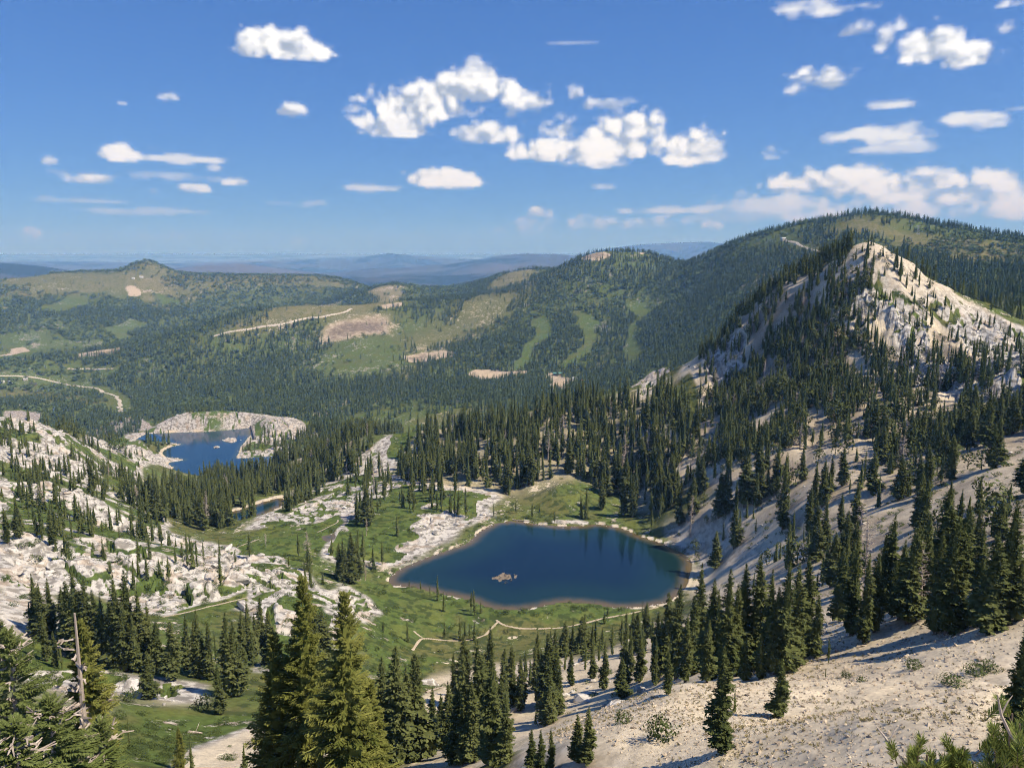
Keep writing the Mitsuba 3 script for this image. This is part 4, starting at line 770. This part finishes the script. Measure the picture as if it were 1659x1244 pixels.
ok = inside & (x > -5) & (g.random(len(x)) < .10 + .75 * np.clip((nn - .46) / .1, 0, 1)) & (b > .4) & shows(x, y, zz + .3)
for k in np.nonzero(ok)[0]: s_ = g.uniform(.18, .40) * (.6 + r[k] / 160); stuff('grass_tufts', f'tuft_{k % 3}', T().translate([x[k], y[k], zz[k]]).rotate([0, 0, 1], float(g.uniform(0, 360))).scale([s_, s_, s_ * .8]))
labels['grass_tufts'] = {'label': 'short dry grass tufts dotted over the pale scree', 'category': 'grass', 'kind': 'stuff'}

# ------------------------------------------------------------------ trails and roads
def ribbon(key, w, wide, rise, mat, step):
    p = plan(w); ln = LineString(p); n = max(4, int(ln.length / step)); q = np.array([ln.interpolate(k / n, normalized=True).coords[0] for k in range(n + 1)])
    for _ in range(9): q[1:-1] = .5 * q[1:-1] + .25 * (q[:-2] + q[2:])
    q[1:-1] += (nfbm(np.c_[q[1:-1] / (step * 6), 0 * q[1:-1, :1]], 2, 9)[:, None] - .5) * wide * .9
    d = np.gradient(q, axis=0); d /= np.linalg.norm(d, axis=1, keepdims=True) + 1e-9; s = np.stack([-d[:, 1], d[:, 0]], 1)
    wv = wide * (.75 + .5 * nfbm(np.c_[q / (step * 3), 0 * q[:, :1] + 4], 2, 10))[:, None]
    rows = [q + s * wv * k for k in (-.5, -.17, .17, .5)]; v = np.stack([np.c_[a, height(a[:, 0], a[:, 1]) + rise] for a in rows], 1)
    v[:, [0, 3], 2] -= rise * .8
    struct(key, mikit.ply((v.reshape(-1, 3), grid_faces(len(q), 4)), mat, smooth=True))
def trail_look(p, n, uv): return mix((.30, .26, .19), (.50, .44, .34), mikit.fbm(p.x * .9, p.y * .9, 0, 3))
scene['trail_material'] = {'type': 'twosided', 'b': {'type': 'diffuse', 'reflectance': proc(trail_look)}}
def road_look(p, n, uv): return mix((.36, .33, .27), (.50, .46, .38), mikit.fbm(p.x * .05, p.y * .05, 0, 3))
scene['road_material'] = {'type': 'twosided', 'b': {'type': 'diffuse', 'reflectance': proc(road_look)}}
TRAILS = ['668,1053 676,1042 684,1032 698,1034 727,1037 761,1037 783,1030 807,1007', '671,1022 684,1032', '804,1004 815,1012 830,1017 854,1018 888,1018 921,1015 972,1002 1016,995 1066,983', '263,999 316,988 348,980 402,967', '514,862 535,852 548,846 548,842', '603,808 632,802', '690,1115 712,1125', '384,886 400,880 420,873']
for k, w in enumerate(TRAILS): ribbon(numbered('path', k), w, 1.0 if k < 3 else .9, .07, 'trail_material', 1.2)
for k, (w, wide) in enumerate(ROADS): ribbon(numbered('road', k), w, wide, 1.1, 'road_material', 7)

# ------------------------------------------------------------------ buildings, dam, lift tower, logs
def paint(name, c): scene[name] = {'type': 'twosided', 'b': {'type': 'principled', 'base_color': {'type': 'rgb', 'value': c}, 'roughness': .6}}
for nm, c in (('white_wall', (.72, .71, .68)), ('brown_wall', (.16, .11, .08)), ('grey_wall', (.35, .34, .32)), ('teal_roof', (.08, .22, .20)), ('red_roof', (.38, .10, .07)), ('dark_roof', (.07, .07, .075)), ('pale_roof', (.68, .68, .66)), ('dark_glass', (.03, .035, .04)), ('concrete', (.13, .125, .12)), ('steel', (.42, .44, .45))): paint(nm, c)
def box(lo, hi): m = trimesh.creation.box(bounds=[lo, hi]); return np.array(m.vertices), np.array(m.faces)
def building(key, px, py, w, d, h, wall, roof, turn, label):
    x, y = hit(px, py); z = float(height(x, y)[0]); to = T().translate([x, y, z]).rotate([0, 0, 1], turn)
    put_ = lambda part, m, mat: scene.__setitem__(f'{key}__{part}', {**mikit.ply(m, mat), 'to_world': to})
    put_('wall', box([-w / 2, -d / 2, -3], [w / 2, d / 2, h]), wall)
    o, rh = .6, d * .28
    v = np.array([[-w / 2 - o, -d / 2 - o, h], [w / 2 + o, -d / 2 - o, h], [w / 2 + o, d / 2 + o, h], [-w / 2 - o, d / 2 + o, h], [-w / 2 - o, 0, h + rh], [w / 2 + o, 0, h + rh]])
    put_('roof', (v, np.array([[0, 1, 5], [0, 5, 4], [2, 3, 4], [2, 4, 5], [0, 4, 3], [1, 2, 5], [0, 3, 2], [0, 2, 1]])), roof)
    for k in range(max(2, int(w / 5))):
        cx = -w / 2 + (k + .5) * w / max(2, int(w / 5)); put_('window' if k == 0 else f'window_{k:03d}', box([cx - .8, -d / 2 - .06, h * .45], [cx + .8, -d / 2 + .02, h * .8]), 'dark_glass')
    put_('door', box([w * .12 - .6, -d / 2 - .08, -.5], [w * .12 + .6, -d / 2 + .02, 2.1]), 'brown_wall')
    labels[key] = {'label': label, 'category': 'building'}
building('lodge', 903, 608, 21, 10, 5, 'brown_wall', 'teal_roof', 8, 'dark lodge with a teal roof at the foot of the wooded hill')
building('hut', 932, 615, 12, 8, 4, 'white_wall', 'pale_roof', -6, 'white hut on the tan clearing right of the teal roofed lodge')
building('hut_001', 945, 618, 10, 6, 3, 'grey_wall', 'red_roof', 4, 'low red roofed shed beside the white hut on the tan clearing')
building('hut_002', 229, 450, 17, 9, 6, 'white_wall', 'pale_roof', 5, 'right one of two white buildings under the grassy knob on the far left ridge')
building('hut_003', 216, 452, 13, 9, 5, 'white_wall', 'pale_roof', -8, 'left one of two white buildings under the grassy knob on the far left ridge')
building('hut_004', 1269, 389, 12, 8, 5, 'grey_wall', 'pale_roof', 20, 'small grey lift house on the left shoulder of the highest peak')
for k, (px, py, w_, c_, rf) in enumerate(((3, 620, 11, 'white_wall', 'pale_roof'), (17, 620, 10, 'white_wall', 'pale_roof'), (54, 624, 16, 'brown_wall', 'dark_roof'), (41, 616, 10, 'grey_wall', 'pale_roof'), (215, 645, 9, 'white_wall', 'pale_roof'))):
    building(numbered('cabin', k), px, py, w_, 8, 4.5, c_, rf, 15 * k, ['white cabin at the left edge of the valley below the pale road', 'second white cabin from the left edge in the valley', 'dark roofed brown cabin in the valley below the pale road', 'grey cabin right beside the pale road in the valley', 'white cabin at the end of the pale road above the far lake'][k])
p0, p1 = flat('407,693 413,713', -98); d_ = p1 - p0; L_ = np.linalg.norm(d_); ang = math.degrees(math.atan2(d_[1], d_[0]))
scene['dam__wall'] = {**mikit.ply(box([0, -1.5, -6], [L_, 1.5, 3.6]), 'concrete'), 'to_world': T().translate([p0[0], p0[1], -98]).rotate([0, 0, 1], ang)}
scene['dam__parapet'] = {**mikit.ply(box([0, -1.0, 3.6], [L_, -.6, 4.6]), 'concrete'), 'to_world': T().translate([p0[0], p0[1], -98]).rotate([0, 0, 1], ang)}
labels['dam'] = {'label': 'short dark concrete dam at the right end of the far lake', 'category': 'dam'}
x, y = hit(1487, 380); z0 = float(height(x, y)[0]); to = T().translate([x, y, z0])
legs = [stick([[sx * 2.2, sy * 2.2, -1], [sx * .4, sy * .4, 20]], [.28, .2], 4) for sx in (-1, 1) for sy in (-1, 1)]
for k, lg in enumerate(legs): scene[f'mast__leg' + (f'_{k:03d}' if k else '')] = {**mikit.ply(lg, 'steel'), 'to_world': to}
scene['mast__crossarm'] = {**mikit.ply(box([-5, -.4, 19], [5, .4, 20.2]), 'steel'), 'to_world': to}
labels['mast'] = {'label': 'thin steel mast on the ridge right of the highest summit', 'category': 'mast'}
LOGS = [(640, 917, 668, 907), (735, 886, 752, 880), (830, 842, 868, 846), (782, 858, 800, 847), (690, 1122, 735, 1110), (305, 1187, 328, 1189), (640, 790, 612, 778), (1075, 886, 1090, 893)]
for k, (ax, ay, bx_, by_) in enumerate(LOGS):
    a, b_ = hit(ax, ay), hit(bx_, by_)
    if np.linalg.norm(b_ - a) > 18: b_ = a + (b_ - a) / np.linalg.norm(b_ - a) * 14
    za, zb = float(height(*a)[0]) + .2, float(height(*b_)[0]) + .25; m_ = (np.r_[a, za] + np.r_[b_, zb]) / 2
    limb = stick([m_, m_ + [.4, .3, 1.0], m_ + [.5, .9, 1.5]], [.09, .06, .02], 4)
    key = numbered('fallen_log', k); scene[key + '__stem'] = mikit.ply(stick([np.r_[a, za], m_ + [0, 0, .06], np.r_[b_, zb]], [.3, .24, .12], 6), 'dead_wood'); scene[key + '__limb'] = mikit.ply(limb, 'dead_wood')
    labels[key] = {'label': ['bleached log on the left shore of the near lake', 'bleached log at the upper left shore of the near lake', 'long driftwood log along the far shore of the near lake', 'driftwood log at the upper left bend of the far shore', 'fallen log in the meadow below the near lake', 'short white log on the grass at the lower left', 'fallen grey log on the knoll above the near lake', 'pale log on the right shore of the near lake'][k], 'category': 'log'}

# ------------------------------------------------------------------ close to the camera, lower right corner: a low pine and bare twigs
def at(px, py, r): a, t = ray(px, py); return np.array([r * math.sin(a), r * math.cos(a), EYE - r * t])
def needle_tuft(tip, axis, length, seed, n=150):
    g = np.random.default_rng(seed); axis = axis / np.linalg.norm(axis); s = g.random(n); b = tip - axis * (length * s)[:, None]
    d = g.normal(0, 1, (n, 3)); d -= (d @ axis)[:, None] * axis; d /= np.linalg.norm(d, axis=1, keepdims=True); d = d * g.uniform(.45, .85, n)[:, None] + axis
    d /= np.linalg.norm(d, axis=1, keepdims=True); return kites(b, b + d * (.085 * g.uniform(.8, 1.2, n))[:, None], np.full(n, .0035), g.normal(0, 1, (n, 3)))
def low_pine(key, tips, r, root, label, seed):
    g = np.random.default_rng(seed); x, y = root; z0 = float(height(x, y)[0]); parts, wood = [], []
    for i, (px, py) in enumerate(tips):
        tip = at(px, py, r + g.uniform(-.3, .3)); base = np.array([x, y, z0 - .05]); mid = base * .45 + tip * .55 + [0, 0, -.12]
        wood.append(stick([base, mid, tip], [.03, .017, .007], 5)); ax = tip - mid
        for j in range(7):
            q = tip + g.normal(0, .075, 3) * [1, 1, .6] - [0, 0, .05 * j]; w = ax / np.linalg.norm(ax) + g.normal(0, .35, 3) + [0, 0, .3]; parts.append(needle_tuft(q, w, .16, seed * 50 + i * 9 + j)); wood.append(stick([q - w / np.linalg.norm(w) * .2, q], [.006, .003], 3))
    scene[key + '__needles'] = mikit.ply(merge(*parts), 'needles_fresh'); scene[key + '__branches'] = mikit.ply(merge(*wood), 'bark'); labels[key] = {'label': label, 'category': 'pine shrub'}
c = at(1520, 1290, 6.6); low_pine('pine_shrub', [(1487, 1208), (1478, 1228), (1502, 1222), (1465, 1236), (1520, 1238), (1562, 1214), (1553, 1230), (1578, 1234), (1540, 1246)], 6.6, c[:2], 'bright green pine shrub poking up at the bottom edge right of centre', 3)
c = at(1680, 1270, 6.2); low_pine('pine_shrub_001', [(1640, 1155), (1652, 1172), (1636, 1188), (1658, 1200), (1630, 1215), (1648, 1230), (1668, 1160), (1616, 1236)], 6.2, c[:2], 'bright green pine shrub in the bottom right corner', 4)
def twig(key, pts_, r, label):
    q = [at(px, py, r) for px, py in pts_]; foot = q[-1].copy(); foot[2] = float(height(foot[0], foot[1])[0]) - .05
    scene[key + '__stem'] = mikit.ply(stick(q + [foot], [.004] + [.011] * (len(q) - 1) + [.02], 5), 'dead_wood'); e = q[1] + [.10, .05, .12]
    scene[key + '__side_twig'] = mikit.ply(stick([q[1], (q[1] + e) / 2 + [0, 0, .02], e], [.007, .005, .002], 4), 'dead_wood'); labels[key] = {'label': label, 'category': 'branch'}
twig('bare_branch', [(1419, 1175), (1440, 1202), (1462, 1230), (1480, 1262)], 6.4, 'bare grey branch rising from the bottom edge left of the pine shrub')
twig('bare_branch_001', [(1616, 1125), (1622, 1158), (1636, 1188), (1662, 1222), (1690, 1250)], 5.9, 'bare curved grey branch in front of the pine at the bottom right corner')
# ------------------------------------------------------------------ air
scene['camera']['medium'] = {'type': 'ref', 'id': 'air'}
scene['haze'] = {'type': 'cube', 'to_world': T().translate([0, 0, 300]).scale([80000, 80000, 1700]), 'bsdf': {'type': 'null'}, 'interior': {'type': 'ref', 'id': 'air'}}
labels['haze'] = {'label': 'thin blue summer haze over the far hills', 'category': 'haze', 'kind': 'stuff'}
